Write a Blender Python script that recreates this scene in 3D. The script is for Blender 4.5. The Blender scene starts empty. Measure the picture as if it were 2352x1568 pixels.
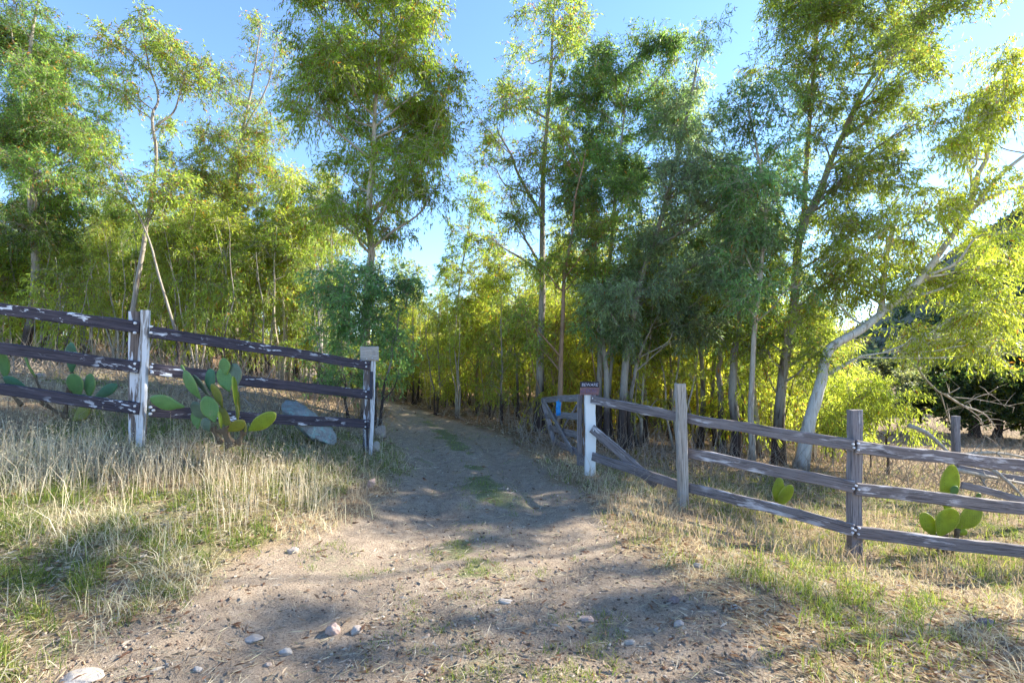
import bpy, math, random
import numpy as np
from mathutils import Vector, Matrix

# ------------------------------------------------------------------ camera, world, sun
sc = bpy.context.scene
col = sc.collection
R = math.radians
F, CX, HY, CZ = 1148.4, 1176.0, 811.6, 1.7      # the survey of the photograph (2352 px wide): focal length, centre, horizon, eye height
cam_d = bpy.data.cameras.new("camera"); cam = bpy.data.objects.new("camera", cam_d); col.objects.link(cam)
cam.location = (0, 0, CZ); cam.rotation_euler = (R(90), 0, 0)
cam_d.sensor_width = 36.0; cam_d.lens = 36.0 * F / 2352.0; cam_d.shift_y = 0.01173
cam_d.clip_start = 0.05; cam_d.clip_end = 3000
sc.camera = cam
SUN_AZ, SUN_EL = 69.0, 30.0                       # degrees clockwise from +Y, above the horizon
w = bpy.data.worlds.new("World"); sc.world = w; w.use_nodes = True
nt = w.node_tree; nt.nodes.clear()
sky = nt.nodes.new("ShaderNodeTexSky"); sky.sky_type = 'NISHITA'; sky.sun_disc = False
sky.sun_elevation = R(SUN_EL); sky.sun_rotation = R(SUN_AZ)
sky.air_density = 1.0; sky.dust_density = 0.1; sky.ozone_density = 4.5; sky.altitude = 1500
bg = nt.nodes.new("ShaderNodeBackground"); bg.inputs[1].default_value = 0.14
wo = nt.nodes.new("ShaderNodeOutputWorld")
nt.links.new(sky.outputs[0], bg.inputs[0]); nt.links.new(bg.outputs[0], wo.inputs[0])
sun_d = bpy.data.lights.new("sun", 'SUN'); sun_d.energy = 4.9; sun_d.angle = R(0.55); sun_d.color = (1.0, 0.93, 0.80)
sun = bpy.data.objects.new("sun", sun_d); col.objects.link(sun)
SD = Vector((math.sin(R(SUN_AZ)) * math.cos(R(SUN_EL)), math.cos(R(SUN_AZ)) * math.cos(R(SUN_EL)), math.sin(R(SUN_EL))))
sun.rotation_euler = SD.to_track_quat('Z', 'Y').to_euler()
sun.location = SD * 60
sc.view_settings.view_transform = 'Standard'; sc.view_settings.look = 'None'
sc.view_settings.exposure = 1.78; sc.view_settings.gamma = 1.0
sc.render.engine = 'CYCLES'
cy = sc.cycles
cy.use_adaptive_sampling = True; cy.adaptive_threshold = 0.018; cy.adaptive_min_samples = 16
cy.max_bounces = 10; cy.diffuse_bounces = 8; cy.glossy_bounces = 2; cy.transmission_bounces = 8; cy.transparent_max_bounces = 4
cy.caustics_reflective = False; cy.caustics_refractive = False; cy.sample_clamp_indirect = 6
cy.use_denoising = True
rng = np.random.default_rng(11); random.seed(5)

# ------------------------------------------------------------------ numeric helpers
def P(px, py, Y): return np.array([(px - CX) / F * Y, Y, CZ - (py - HY) / F * Y])

def _hash(ix, iy, seed):
    n = (ix.astype(np.int64) * 374761393 + iy.astype(np.int64) * 668265263 + seed * 1442695041) & 0x7fffffff
    n = ((n ^ (n >> 13)) * 1274126177) & 0x7fffffff
    n = ((n ^ (n >> 16)) * 668265263) & 0x7fffffff
    return ((n ^ (n >> 15)) & 0xffff) / 65535.0

def vn(x, y, s=1.0, seed=0):
    x = np.asarray(x, float) / s; y = np.asarray(y, float) / s
    ix = np.floor(x); iy = np.floor(y); fx = x - ix; fy = y - iy
    fx = fx * fx * (3 - 2 * fx); fy = fy * fy * (3 - 2 * fy)
    a = _hash(ix, iy, seed); b = _hash(ix + 1, iy, seed); c = _hash(ix, iy + 1, seed); d = _hash(ix + 1, iy + 1, seed)
    return (a * (1 - fx) + b * fx) * (1 - fy) + (c * (1 - fx) + d * fx) * fy

def fbm(x, y, s=1.0, seed=0, o=4):
    t = 0; a = .5; n = 0
    for k in range(o):
        t = t + a * vn(x, y, s / 2 ** k, seed + 17 * k); n += a; a *= .5
    return t / n

def sstep(a, b, x):
    t = np.clip((x - a) / (b - a), 0, 1); return t * t * (3 - 2 * t)

# ------------------------------------------------------------------ terrain
CP = np.array([(-.4, 1, 0), (-.4, 2.6, 0), (-3, 2.6, .14), (3, 2.6, 0), (-.3, 4.5, 0.0), (-.4, 6.0, .03), (-.8, 7.5, -.02), (-1, 9, 0),
    (-4.12, 5.55, .69), (-5, 5, .64), (-7, 5.5, .95), (-3.4, 4.5, .42), (-2.0, 4.6, .17), (-2.16, 7.6, .17), (-1.9, 6.3, .16), (-3.3, 5.8, .6), (-2.7, 6.9, .38),
    (1.15, 7.4, -.12), (2.13, 6.3, -.21), (3.64, 5.3, -.47), (5.2, 5.2, -.62), (7, 5, -.8), (1.5, 4.2, -.02), (3.2, 3.8, -.22), (5, 3.5, -.4),
    (-2, 11, 0), (-2.6, 14, -.02), (-4.6, 18, -.05), (-8, 22, .2), (-3.6, 9, .45), (-5, 8, .85), (-4.5, 11, .8), (-7, 12, 1.1), (-14, 14, 1.5), (-9, 8, 1.25),
    (-14, 22, 1.7), (-28, 25, 2.2), (-30, 48, 2.4), (-8, 35, .8), (0, 25, -.3), (1, 14, -.25), (0, 11, -.1), (4, 11, -.62), (6, 10.5, -.7), (5.6, 6.2, -.72),
    (9, 10, -1.0), (13, 13, -1.25), (9, 16, -1.3), (22, 22, -1.9), (12, 24, -1.6), (36, 45, -1.0), (5, 40, -.6), (14, 7, -1.2), (-16, 2, 1.3), (18, 2, -1.1), (0, -4, 0), (-8, -4, .4), (8, -4, -.3)])

def _tps(pts):
    n = len(pts); d = np.hypot(pts[:, None, 0] - pts[None, :, 0], pts[:, None, 1] - pts[None, :, 1])
    K = np.where(d > 0, d * d * np.log(d + 1e-9), 0) + np.eye(n) * 0.05
    A = np.zeros((n + 3, n + 3)); A[:n, :n] = K; A[:n, n] = 1; A[:n, n + 1:] = pts[:, :2]; A[n, :n] = 1; A[n + 1:, :n] = pts[:, :2].T
    return np.linalg.solve(A, np.r_[pts[:, 2], 0, 0, 0])
_W = _tps(CP)

YE = [0, 2.58, 3.3, 4, 5, 6.1, 8.2, 10.4, 13.1, 15.8, 18, 22, 30]
XL = [-2.6, -2.35, -2.12, -1.78, -1.5, -1.42, -1.75, -2.45, -3.26, -4.2, -5.4, -8.5, -16]
XR = [1.9, 1.45, 1.3, 1.13, .98, .82, .39, -.14, -1.3, -2.9, -4.2, -7, -14]

def track(x, y):
    """1 on the bare dirt of the track, 0 well off it; also the cross position -1..1"""
    l = np.interp(y, YE, XL); r = np.interp(y, YE, XR)
    wob = (fbm(x, y, .9, 5, 3) - .5) * .7 + (vn(x, y, .16, 8) - .5) * .16
    c = (l + r) / 2; hw = (r - l) / 2
    d = (np.abs(x - c) - hw + wob)
    return 1 - sstep(-.15, .22, d), (x - c) / hw

def hgt(x, y, fine=True):
    x = np.asarray(x, float); y = np.asarray(y, float); shp = np.broadcast(x, y).shape
    x = np.broadcast_to(x, shp).ravel(); y = np.broadcast_to(y, shp).ravel()
    xc = np.clip(x, -34, 42); yc = np.clip(y, -5, 55)
    out = np.empty(len(x))
    for i in range(0, len(x), 50000):
        a = xc[i:i + 50000]; b = yc[i:i + 50000]
        d = np.hypot(a[:, None] - CP[None, :, 0], b[:, None] - CP[None, :, 1])
        out[i:i + 50000] = (d * d * np.log(d + 1e-9)) @ _W[:len(CP)] + _W[-3] + _W[-2] * a + _W[-1] * b
    far = sstep(40, 90, np.hypot(x, y))
    out = out * (1 - far) + far * (-1.2)
    if fine:
        t, u = track(x, y)
        near = 1 - sstep(14, 25, np.hypot(x, y))
        rut = np.exp(-((np.abs(u) - .52) / .2) ** 2) * (.03 + .04 * sstep(3.5, 6, y))
        out -= t * rut * near
        out -= t * .035 * near * sstep(2.5, 5, y)
        out += near * t * .07 * np.exp(-((y - 6.0 - .25 * np.sin(x * 2.4)) / .22) ** 2) * sstep(-1.4, -.9, x) * (1 - sstep(.0, .5, x))
        out += (fbm(x, y, 1.1, 3, 4) - .5) * .12 * (1 - .55 * t)
        out += (fbm(x, y, .22, 9, 3) - .5) * .035 * near * (1 - .35 * t)
        # a small eroded lip along the left bank beside the track
        out += near * .05 * sstep(-.25, .0, -(np.abs(u) - 1.05)) * 0
    return out.reshape(shp)

def H(x, y): return float(hgt(np.array([x]), np.array([y]))[0])

def GP(px, py, y0=1.5, y1=60):
    """where the line of sight through a surveyed point meets the ground"""
    ys = np.linspace(y0, y1, 3000); p = np.array([(px - CX) / F * ys, ys, CZ - (py - HY) / F * ys])
    d = p[2] - hgt(p[0], p[1]); k = np.argmax(d < 0)
    return np.array([p[0][k], p[1][k], p[2][k]])

# ------------------------------------------------------------------ mesh building
class MB:
    def __init__(s): s.v = []; s.f = []; s.c = []; s.m = []; s.n = 0
    def add(s, v, faces, c=(1, 1, 1), m=0):
        v = np.asarray(v, float).reshape(-1, 3)
        if not isinstance(faces, list): faces = [faces]
        for f in faces:
            f = np.asarray(f, np.int64)
            if len(f): s.f.append(f + s.n); s.m.append(m)
        s.v.append(v); c = np.asarray(c, float)
        s.c.append(np.broadcast_to(c, v.shape) if c.ndim == 1 else c); s.n += len(v)
    def build(s, name, mats, parent=None, smooth=True, origin=(0, 0, 0)):
        v = np.concatenate(s.v) - np.asarray(origin); c = np.concatenate(s.c)
        me = bpy.data.meshes.new(name)
        sizes = np.concatenate([np.full(len(f), f.shape[1]) for f in s.f]); loops = np.concatenate([f.ravel() for f in s.f])
        mi = np.concatenate([np.full(len(f), m) for f, m in zip(s.f, s.m)])
        me.vertices.add(len(v)); me.vertices.foreach_set("co", v.astype(np.float32).ravel())
        me.loops.add(len(loops)); me.loops.foreach_set("vertex_index", loops.astype(np.int32))
        me.polygons.add(len(sizes)); st = np.r_[0, np.cumsum(sizes)[:-1]].astype(np.int32)
        me.polygons.foreach_set("loop_start", st); me.polygons.foreach_set("loop_total", sizes.astype(np.int32))
        me.polygons.foreach_set("material_index", mi.astype(np.int32))
        me.polygons.foreach_set("use_smooth", np.full(len(sizes), bool(smooth)))
        me.update(calc_edges=True)
        a = me.color_attributes.new("Col", 'FLOAT_COLOR', 'POINT')
        a.data.foreach_set("color", np.c_[c, np.ones(len(c))].astype(np.float32).ravel())
        if not isinstance(mats, (list, tuple)): mats = [mats]
        for m in mats: me.materials.append(m)
        o = bpy.data.objects.new(name, me); col.objects.link(o)
        if parent is not None: o.parent = parent
        else: o.location = origin
        return o

def tag(o, label=None, cat=None, group=None, kind=None):
    if label: o["label"] = label
    if cat: o["category"] = cat
    if group: o["group"] = group
    if kind: o["kind"] = kind
    return o

def empty(name, loc, label, cat, group=None):
    o = bpy.data.objects.new(name, None); col.objects.link(o); o.location = tuple(float(a) for a in loc); o.empty_display_size = .2
    return tag(o, label, cat, group)

def nrm(a): return a / (np.linalg.norm(a, axis=-1, keepdims=True) + 1e-9)

def spline(pts, n):
    pts = np.asarray(pts, float); k = len(pts)
    if k < 3: t = np.linspace(0, 1, n)[:, None]; return pts[0] * (1 - t) + pts[-1] * t
    e = np.vstack([2 * pts[0] - pts[1], pts, 2 * pts[-1] - pts[-2]])
    u = np.linspace(0, k - 1 - 1e-6, n); i = u.astype(int); f = (u - i)[:, None]
    a, b, c, d = e[i], e[i + 1], e[i + 2], e[i + 3]
    return .5 * (2 * b + (c - a) * f + (2 * a - 5 * b + 4 * c - d) * f ** 2 + (3 * b - a - 3 * c + d) * f ** 3)

def tube(mb, pts, rad, sides=8, c=(1, 1, 1), m=0, cap=True, lump=0.0):
    pts = np.asarray(pts, float); n = len(pts); rad = np.broadcast_to(rad, (n,))
    t = nrm(np.gradient(pts, axis=0)); ref = np.array([0, 1, 0.]) if abs(t[:, 1]).mean() < .8 else np.array([1., 0, 0])
    a = nrm(np.cross(t, ref)); b = np.cross(a, t)
    th = np.linspace(0, 2 * np.pi, sides, endpoint=False)
    r = rad[:, None, None] * (1 + (rng.normal(size=(n, sides, 1)) * lump if lump else 0))
    v = pts[:, None] + r * (np.cos(th)[None, :, None] * a[:, None] + np.sin(th)[None, :, None] * b[:, None])
    i = np.arange(n - 1)[:, None] * sides; j = np.arange(sides)[None]; j2 = (j + 1) % sides
    f = np.stack([i + j, i + j2, i + sides + j2, i + sides + j], -1).reshape(-1, 4)
    fs = [f]
    if cap and sides > 2: fs.append(np.array([list(range(sides))[::-1]])); fs.append(np.array([list(range((n - 1) * sides, n * sides))]))
    mb.add(v.reshape(-1, 3), fs, c, m)

def tubes3(mb, A, B, C, r0, r1, c=(1, 1, 1)):
    """many thin three-sided twigs at once: start A, middle B, end C"""
    n = len(A)
    if n == 0: return
    d = nrm(C - A); ref = np.where(np.abs(d[:, 2:3]) > .8, [[1., 0, 0]], [[0, 0, 1.]])
    a = nrm(np.cross(d, ref)); b = np.cross(d, a); th = np.array([0, 2.094, 4.189])
    ring = np.cos(th)[None, :, None] * a[:, None] + np.sin(th)[None, :, None] * b[:, None]
    r0 = np.broadcast_to(r0, (n,))[:, None, None]; r1 = np.broadcast_to(r1, (n,))[:, None, None]
    v = np.concatenate([A[:, None] + ring * r0, B[:, None] + ring * (r0 + r1) / 2, C[:, None] + ring * r1], 1)
    base = np.arange(n)[:, None] * 9; q = []
    for k in (0, 3):
        for j in range(3):
            q.append(np.stack([base[:, 0] + k + j, base[:, 0] + k + (j + 1) % 3, base[:, 0] + k + 3 + (j + 1) % 3, base[:, 0] + k + 3 + j], -1))
    mb.add(v.reshape(-1, 3), np.concatenate(q), c)

# ------------------------------------------------------------------ materials
def new_mat(name):
    m = bpy.data.materials.new(name); m.use_nodes = True; t = m.node_tree; t.nodes.clear()
    out = t.nodes.new("ShaderNodeOutputMaterial"); return m, t, out
def N(t, kind, **kw):
    n = t.nodes.new(kind)
    for k, v in kw.items():
        if k.startswith("i_"): n.inputs[int(k[2:])].default_value = v
        else: setattr(n, k, v)
    return n
def noise(t, vec, scale, detail=5, rough=.6, dist=0):
    n = t.nodes.new("ShaderNodeTexNoise"); n.inputs['Scale'].default_value = scale; n.inputs['Detail'].default_value = detail
    n.inputs['Roughness'].default_value = rough; n.inputs['Distortion'].default_value = dist
    if vec is not None: t.links.new(vec, n.inputs['Vector'])
    return n.outputs['Fac']
def ramp(t, fac, stops):
    r = t.nodes.new("ShaderNodeValToRGB"); e = r.color_ramp.elements
    while len(e) < len(stops): e.new(.5)
    for i, (p, c) in enumerate(stops):
        e[i].position = p; e[i].color = (*c, 1) if len(c) == 3 else c
    t.links.new(fac, r.inputs[0]); return r.outputs[0]
def mix(t, fac, a, b, mode='MIX'):
    m = t.nodes.new("ShaderNodeMix"); m.data_type = 'RGBA'; m.blend_type = mode
    for s, v in ((0, fac), (6, a), (7, b)):
        if isinstance(v, (int, float)): m.inputs[s].default_value = v
        elif isinstance(v, tuple): m.inputs[s].default_value = (*v, 1)
        else: t.links.new(v, m.inputs[s])
    return m.outputs[2]
def mapping(t, scale, src='Object'):
    tc = t.nodes.new("ShaderNodeTexCoord"); mp = t.nodes.new("ShaderNodeMapping"); mp.inputs['Scale'].default_value = scale
    t.links.new(tc.outputs[src], mp.inputs[0])
    oi = t.nodes.new("ShaderNodeObjectInfo"); ad = N(t, "ShaderNodeVectorMath", operation='MULTIPLY_ADD'); cb = t.nodes.new("ShaderNodeCombineXYZ")
    for k in range(3): t.links.new(oi.outputs['Random'], cb.inputs[k])
    t.links.new(cb.outputs[0], ad.inputs[0]); ad.inputs[1].default_value = (57, 31, 83); t.links.new(mp.outputs[0], ad.inputs[2])
    return ad.outputs[0]
def bump(t, h, strength=.5, dist=.01):
    b = t.nodes.new("ShaderNodeBump"); b.inputs['Strength'].default_value = strength; b.inputs['Distance'].default_value = dist
    t.links.new(h, b.inputs['Height']); return b.outputs[0]
def bsdf(t, out, colr, rough=.8, normal=None, spec=.3):
    p = t.nodes.new("ShaderNodeBsdfPrincipled"); p.inputs['Roughness'].default_value = rough; p.inputs['Specular IOR Level'].default_value = spec
    if isinstance(colr, tuple): p.inputs['Base Color'].default_value = (*colr, 1)
    else: t.links.new(colr, p.inputs['Base Color'])
    if normal is not None: t.links.new(normal, p.inputs['Normal'])
    if out is not None: t.links.new(p.outputs[0], out.inputs[0])
    return p

def leaf_mat(name, trans=.5, tint=(1.5, 1.45, .55), rough=.45, spec=.4):
    m, t, out = new_mat(name)
    a = N(t, "ShaderNodeVertexColor", layer_name="Col")
    tr = N(t, "ShaderNodeBsdfTranslucent"); t.links.new(mix(t, 1.0, a.outputs[0], tint, 'MULTIPLY'), tr.inputs[0])
    p = bsdf(t, None, a.outputs[0], rough, None, spec)
    mx = N(t, "ShaderNodeMixShader"); mx.inputs[0].default_value = trans
    t.links.new(p.outputs[0], mx.inputs[1]); t.links.new(tr.outputs[0], mx.inputs[2]); t.links.new(mx.outputs[0], out.inputs[0])
    return m

M_leaf = leaf_mat("eucalyptus_leaf", .62, (2.6, 2.5, 1.35))
M_grass = leaf_mat("grass_blade", .45, (1.5, 1.5, .9), .7, .2)
M_straw = leaf_mat("dry_straw", .35, (1.2, 1.1, .9), .7, .2)

def bark_mat(name, pale, mid, dark, stock=0.0):
    m, t, out = new_mat(name)
    v = mapping(t, (7, 7, 1.3)); n1 = noise(t, v, 1.6, 5, .6, .6)
    v2 = mapping(t, (30, 30, 3)); n2 = noise(t, v2, 1.5, 4, .7)
    c = ramp(t, n1, [(.36, mid), (.47, pale), (.66, tuple(x * .8 for x in pale))])
    c = mix(t, ramp(t, n2, [(.5, (0, 0, 0)), (.75, (1, 1, 1))]), c, mid)
    if stock > 0:
        tc = t.nodes.new("ShaderNodeTexCoord"); sp = t.nodes.new("ShaderNodeSeparateXYZ"); t.links.new(tc.outputs['Object'], sp.inputs[0])
        ad = N(t, "ShaderNodeMath", operation='MULTIPLY_ADD'); t.links.new(n1, ad.inputs[0]); ad.inputs[1].default_value = 1.4; t.links.new(sp.outputs[2], ad.inputs[2])
        k = N(t, "ShaderNodeMapRange"); t.links.new(ad.outputs[0], k.inputs[0]); k.inputs[1].default_value = stock + .5; k.inputs[2].default_value = stock + 1.1
        k.inputs[3].default_value = 1; k.inputs[4].default_value = 0
        dk = ramp(t, n2, [(.35, dark), (.7, tuple(x * 2.2 for x in dark))])
        c = mix(t, k.outputs[0], c, dk)
    bsdf(t, out, c, .85, bump(t, n2, .7, .02), .2)
    return m
M_bark_pale = bark_mat("pale_bark", (.46, .40, .32), (.26, .20, .15), (.05, .035, .03), .25)
M_bark_grey = bark_mat("grey_bark", (.34, .30, .25), (.17, .13, .10), (.045, .032, .027), 1.1)
M_bark_red = bark_mat("red_brown_bark", (.33, .21, .13), (.19, .11, .07), (.05, .035, .025), .5)
M_bark_white = bark_mat("white_bark", (.60, .56, .50), (.33, .27, .21), (.05, .035, .03), .15)
M_twig = bark_mat("dry_twig", (.33, .27, .21), (.20, .15, .11), (.1, .08, .06))
M_deadwood = bark_mat("dead_wood", (.40, .35, .29), (.22, .18, .14), (.1, .08, .06))

def wood_mat(name, dark, light, flake=(.75, .75, .74), lo=.62, hi=.66, fs=(2.2, 13, 13)):
    m, t, out = new_mat(name)
    g = noise(t, mapping(t, (1.2, 26, 26)), 1.5, 6, .65, .3); g2 = noise(t, mapping(t, (2.5, 90, 90)), 1.2, 3, .6)
    c = ramp(t, g, [(.3, dark), (.72, light)])
    c = mix(t, ramp(t, g2, [(.36, (.75, .75, .75)), (.5, (0, 0, 0))]), c, tuple(x * .35 for x in dark))
    big = noise(t, mapping(t, fs), 1.0, 6, .62, .5)
    fl = ramp(t, big, [(lo, (0, 0, 0)), (hi, (1, 1, 1))])
    if lo > .53:
        md = ramp(t, noise(t, mapping(t, (1.6, 2, 2)), 1.0, 2, .5), [(.46, (0, 0, 0)), (.56, (1, 1, 1))]); fl = mix(t, 1.0, fl, md, 'MULTIPLY')
    c = mix(t, fl, c, flake)
    bsdf(t, out, c, .75, bump(t, g2, .6, .004), .25)
    return m
W_dark = wood_mat("dark_stained_wood", (.030, .025, .036), (.10, .082, .10), (.66, .67, .72), .572, .60, (5, 20, 20))
W_grey = wood_mat("weathered_brown_wood", (.12, .098, .098), (.28, .24, .232), (.56, .52, .52), .535, .63, (3.2, 17, 17))
W_greyp = wood_mat("weathered_post_wood", (.16, .14, .145), (.32, .285, .285), (.55, .53, .54), .58, .75, (3, 10, 10))
W_peel = wood_mat("peeling_white_paint", (.11, .085, .075), (.22, .17, .15), (.62, .62, .66), .50, .54, (2.0, 20, 20))
W_white = wood_mat("old_white_paint", (.22, .19, .17), (.36, .33, .31), (.66, .66, .68), .44, .50, (1.6, 22, 22))
W_pale = wood_mat("bare_pale_wood", (.30, .26, .22), (.52, .47, .42), (.62, .58, .53), .66, .8)
W_gate = wood_mat("grey_gate_wood", (.15, .13, .13), (.32, .28, .28), (.5, .5, .52), .62, .72)

def plain(name, c, rough=.6, metal=0, nscale=20, var=.25):
    m, t, out = new_mat(name); n = noise(t, mapping(t, (1, 1, 1)), nscale, 4, .6)
    cc = ramp(t, n, [(.3, tuple(x * (1 - var) for x in c)), (.7, tuple(min(1, x * (1 + var)) for x in c))])
    p = bsdf(t, out, cc, rough, bump(t, n, .3, .003)); p.inputs['Metallic'].default_value = metal; return m
M_bolt = plain("chalky_bolt_head", (.72, .71, .72), .7, 0, 90)
M_iron = plain("rusty_black_iron", (.05, .05, .07), .6, .4, 60)
M_blue = plain("faded_blue_plastic", (.02, .22, .52), .5)
M_signblack = plain("black_sign_paint", (.012, .012, .018), .4, 0, 30)
M_signred = plain("faded_red_sign_paint", (.19, .10, .10), .6, 0, 25)
M_signtext = plain("worn_sign_lettering", (.36, .36, .44), .6, 0, 60, .5)
M_signtext2 = plain("faded_purple_lettering", (.12, .09, .17), .6, 0, 60, .4)

def stone_mat(name, a, b, c3=None, sc_=5):
    m, t, out = new_mat(name); v = mapping(t, (1, 1, 1)); n = noise(t, v, sc_, 7, .65, .4); n2 = noise(t, v, sc_ * 9, 4, .7)
    cc = ramp(t, n, [(.33, a), (.6, b)])
    if c3: cc = mix(t, ramp(t, noise(t, v, sc_ * 2.2, 5, .7), [(.52, (0, 0, 0)), (.6, (1, 1, 1))]), cc, c3)
    cc = mix(t, .25, cc, ramp(t, n2, [(.3, (.15, .13, .12)), (.7, (.6, .57, .53))]))
    bsdf(t, out, cc, .85, bump(t, n2, .5, .012), .25); return m
S_tan = stone_mat("tan_stone", (.28, .20, .15), (.42, .33, .26))
S_pink = stone_mat("pinkish_stone", (.36, .23, .18), (.48, .34, .28))
S_grey = stone_mat("grey_stone", (.22, .19, .17), (.38, .34, .30))
S_pale = stone_mat("pale_stone", (.33, .28, .23), (.46, .40, .34))
S_blue = stone_mat("blue_grey_stone", (.14, .15, .19), (.25, .26, .30))
S_teal = stone_mat("lichen_boulder", (.09, .09, .09), (.20, .23, .23), (.16, .30, .28), 7)
S_dark = stone_mat("dark_reddish_stone", (.12, .06, .05), (.20, .11, .09))

def pad_mat(name, base, edge, tr=.12):
    m, t, out = new_mat(name); v = mapping(t, (1, 1, 1))
    n = noise(t, v, 9, 4, .6); c = ramp(t, n, [(.3, tuple(x * .8 for x in base)), (.7, tuple(x * 1.15 for x in base))])
    vo = t.nodes.new("ShaderNodeTexVoronoi"); vo.inputs['Scale'].default_value = 38; vo.inputs['Randomness'].default_value = .35; t.links.new(v, vo.inputs['Vector'])
    c = mix(t, ramp(t, vo.outputs[0], [(.13, (.8, .8, .8)), (.22, (0, 0, 0))]), c, tuple(x * .38 + .02 for x in base))
    sc2 = noise(t, v, 5.5, 6, .7, 1.0)
    c = mix(t, ramp(t, sc2, [(.62, (0, 0, 0)), (.67, (1, 1, 1))]), c, (.24, .20, .11))
    a = N(t, "ShaderNodeVertexColor", layer_name="Col"); c = mix(t, a.outputs[0], c, edge)
    p = bsdf(t, None, c, .5, bump(t, vo.outputs[0], .25, .006), .4)
    trn = N(t, "ShaderNodeBsdfTranslucent"); t.links.new(mix(t, 1.0, c, (2.2, 1.9, .5), 'MULTIPLY'), trn.inputs[0])
    mx = N(t, "ShaderNodeMixShader"); mx.inputs[0].default_value = tr
    t.links.new(p.outputs[0], mx.inputs[1]); t.links.new(trn.outputs[0], mx.inputs[2]); t.links.new(mx.outputs[0], out.inputs[0])
    return m
C_green = pad_mat("cactus_pad_green", (.10, .22, .06), (.30, .36, .10))
C_teal = pad_mat("cactus_pad_blue_green", (.06, .17, .08), (.16, .26, .12))
C_yellow = pad_mat("cactus_pad_yellow_green", (.21, .29, .03), (.45, .47, .10), .32)
C_olive = pad_mat("cactus_pad_olive", (.20, .22, .03), (.42, .30, .06), .2)
C_grey = pad_mat("cactus_pad_grey", (.11, .17, .12), (.24, .22, .14))
C_bark = bark_mat("cactus_woody_stem", (.16, .12, .08), (.07, .05, .035), (.04, .03, .02))

# ------------------------------------------------------------------ ground and track (one sheet, split along the track's edge)
def ground_material():
    m, t, out = new_mat("soil")
    a = N(t, "ShaderNodeVertexColor", layer_name="Col"); sp = t.nodes.new("ShaderNodeSeparateColor"); t.links.new(a.outputs[0], sp.inputs[0])
    v = t.nodes.new("ShaderNodeTexCoord").outputs['Object']; n1 = noise(t, v, .9, 6, .6); n2 = noise(t, v, 9, 6, .7); n3 = noise(t, v, 70, 5, .75)
    dirt = ramp(t, n2, [(.28, (.19, .145, .11)), (.5, (.33, .262, .195)), (.72, (.48, .40, .31))])
    dirt = mix(t, ramp(t, n1, [(.35, (.0, .0, .0)), (.65, (.5, .5, .5))]), dirt, (.36, .28, .205))
    dirt = mix(t, ramp(t, n3, [(.36, (.85, .85, .85)), (.50, (0, 0, 0))]), dirt, (.12, .09, .07))
    dirt = mix(t, ramp(t, n3, [(.60, (0, 0, 0)), (.70, (.8, .8, .8))]), dirt, (.58, .50, .42))
    lit = ramp(t, n3, [(.25, (.09, .06, .04)), (.45, (.24, .17, .10)), (.6, (.42, .33, .21)), (.78, (.62, .54, .38))])
    lit = mix(t, ramp(t, n2, [(.45, (0, 0, 0)), (.7, (.7, .7, .7))]), lit, (.30, .19, .12))
    grn = ramp(t, n3, [(.3, (.04, .07, .015)), (.55, (.10, .16, .03)), (.8, (.30, .30, .10))])
    c = mix(t, sp.outputs[0], lit, dirt)
    gm = N(t, "ShaderNodeMath", operation='MULTIPLY_ADD'); t.links.new(n2, gm.inputs[0]); gm.inputs[1].default_value = 1.2; gm.inputs[2].default_value = -.6
    g2 = N(t, "ShaderNodeMath", operation='ADD'); t.links.new(gm.outputs[0], g2.inputs[0]); t.links.new(sp.outputs[1], g2.inputs[1])
    c = mix(t, ramp(t, g2.outputs[0], [(.45, (0, 0, 0)), (.9, (.6, .6, .6))]), c, grn)
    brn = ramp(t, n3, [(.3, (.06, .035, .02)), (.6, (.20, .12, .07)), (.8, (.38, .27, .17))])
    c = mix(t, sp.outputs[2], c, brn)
    ad = N(t, "ShaderNodeMath", operation='ADD'); t.links.new(n2, ad.inputs[0]); t.links.new(n3, ad.inputs[1])
    bsdf(t, out, c, .95, bump(t, ad.outputs[0], .9, .02), .1)
    return m
M_soil = ground_material()

def green_amount(x, y):
    t, u = track(x, y)
    g = sstep(.45, .68, fbm(x, y, 1.3, 21, 4))
    strip = 1.4 * np.exp(-((u - .02) / .20) ** 2) * sstep(5.2, 6.6, y) * (1 - sstep(12, 15, y)) * t + .5 * t * np.exp(-((u + .05) / .16) ** 2) * (y < 6)
    r = sstep(2.2, 3.4, x) * sstep(4.8, 5.6, y) * (1 - sstep(9, 12, y)) * (x > 0)
    l = (x < -1.3) * (y < 9) * .95
    return np.clip((g * (.35 + .8 * r + .5 * l) + .35 * r) * (1 - t * .85) + strip * sstep(.28, .5, fbm(x, y, .6, 78, 3)) * .9 + .5 * t * sstep(.62, .72, fbm(x, y, .5, 77, 3)) + (1 - t) * .2 * (x > 1.2) * sstep(.4, .6, fbm(x, y, .45, 79, 3)), 0, 1)

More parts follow.
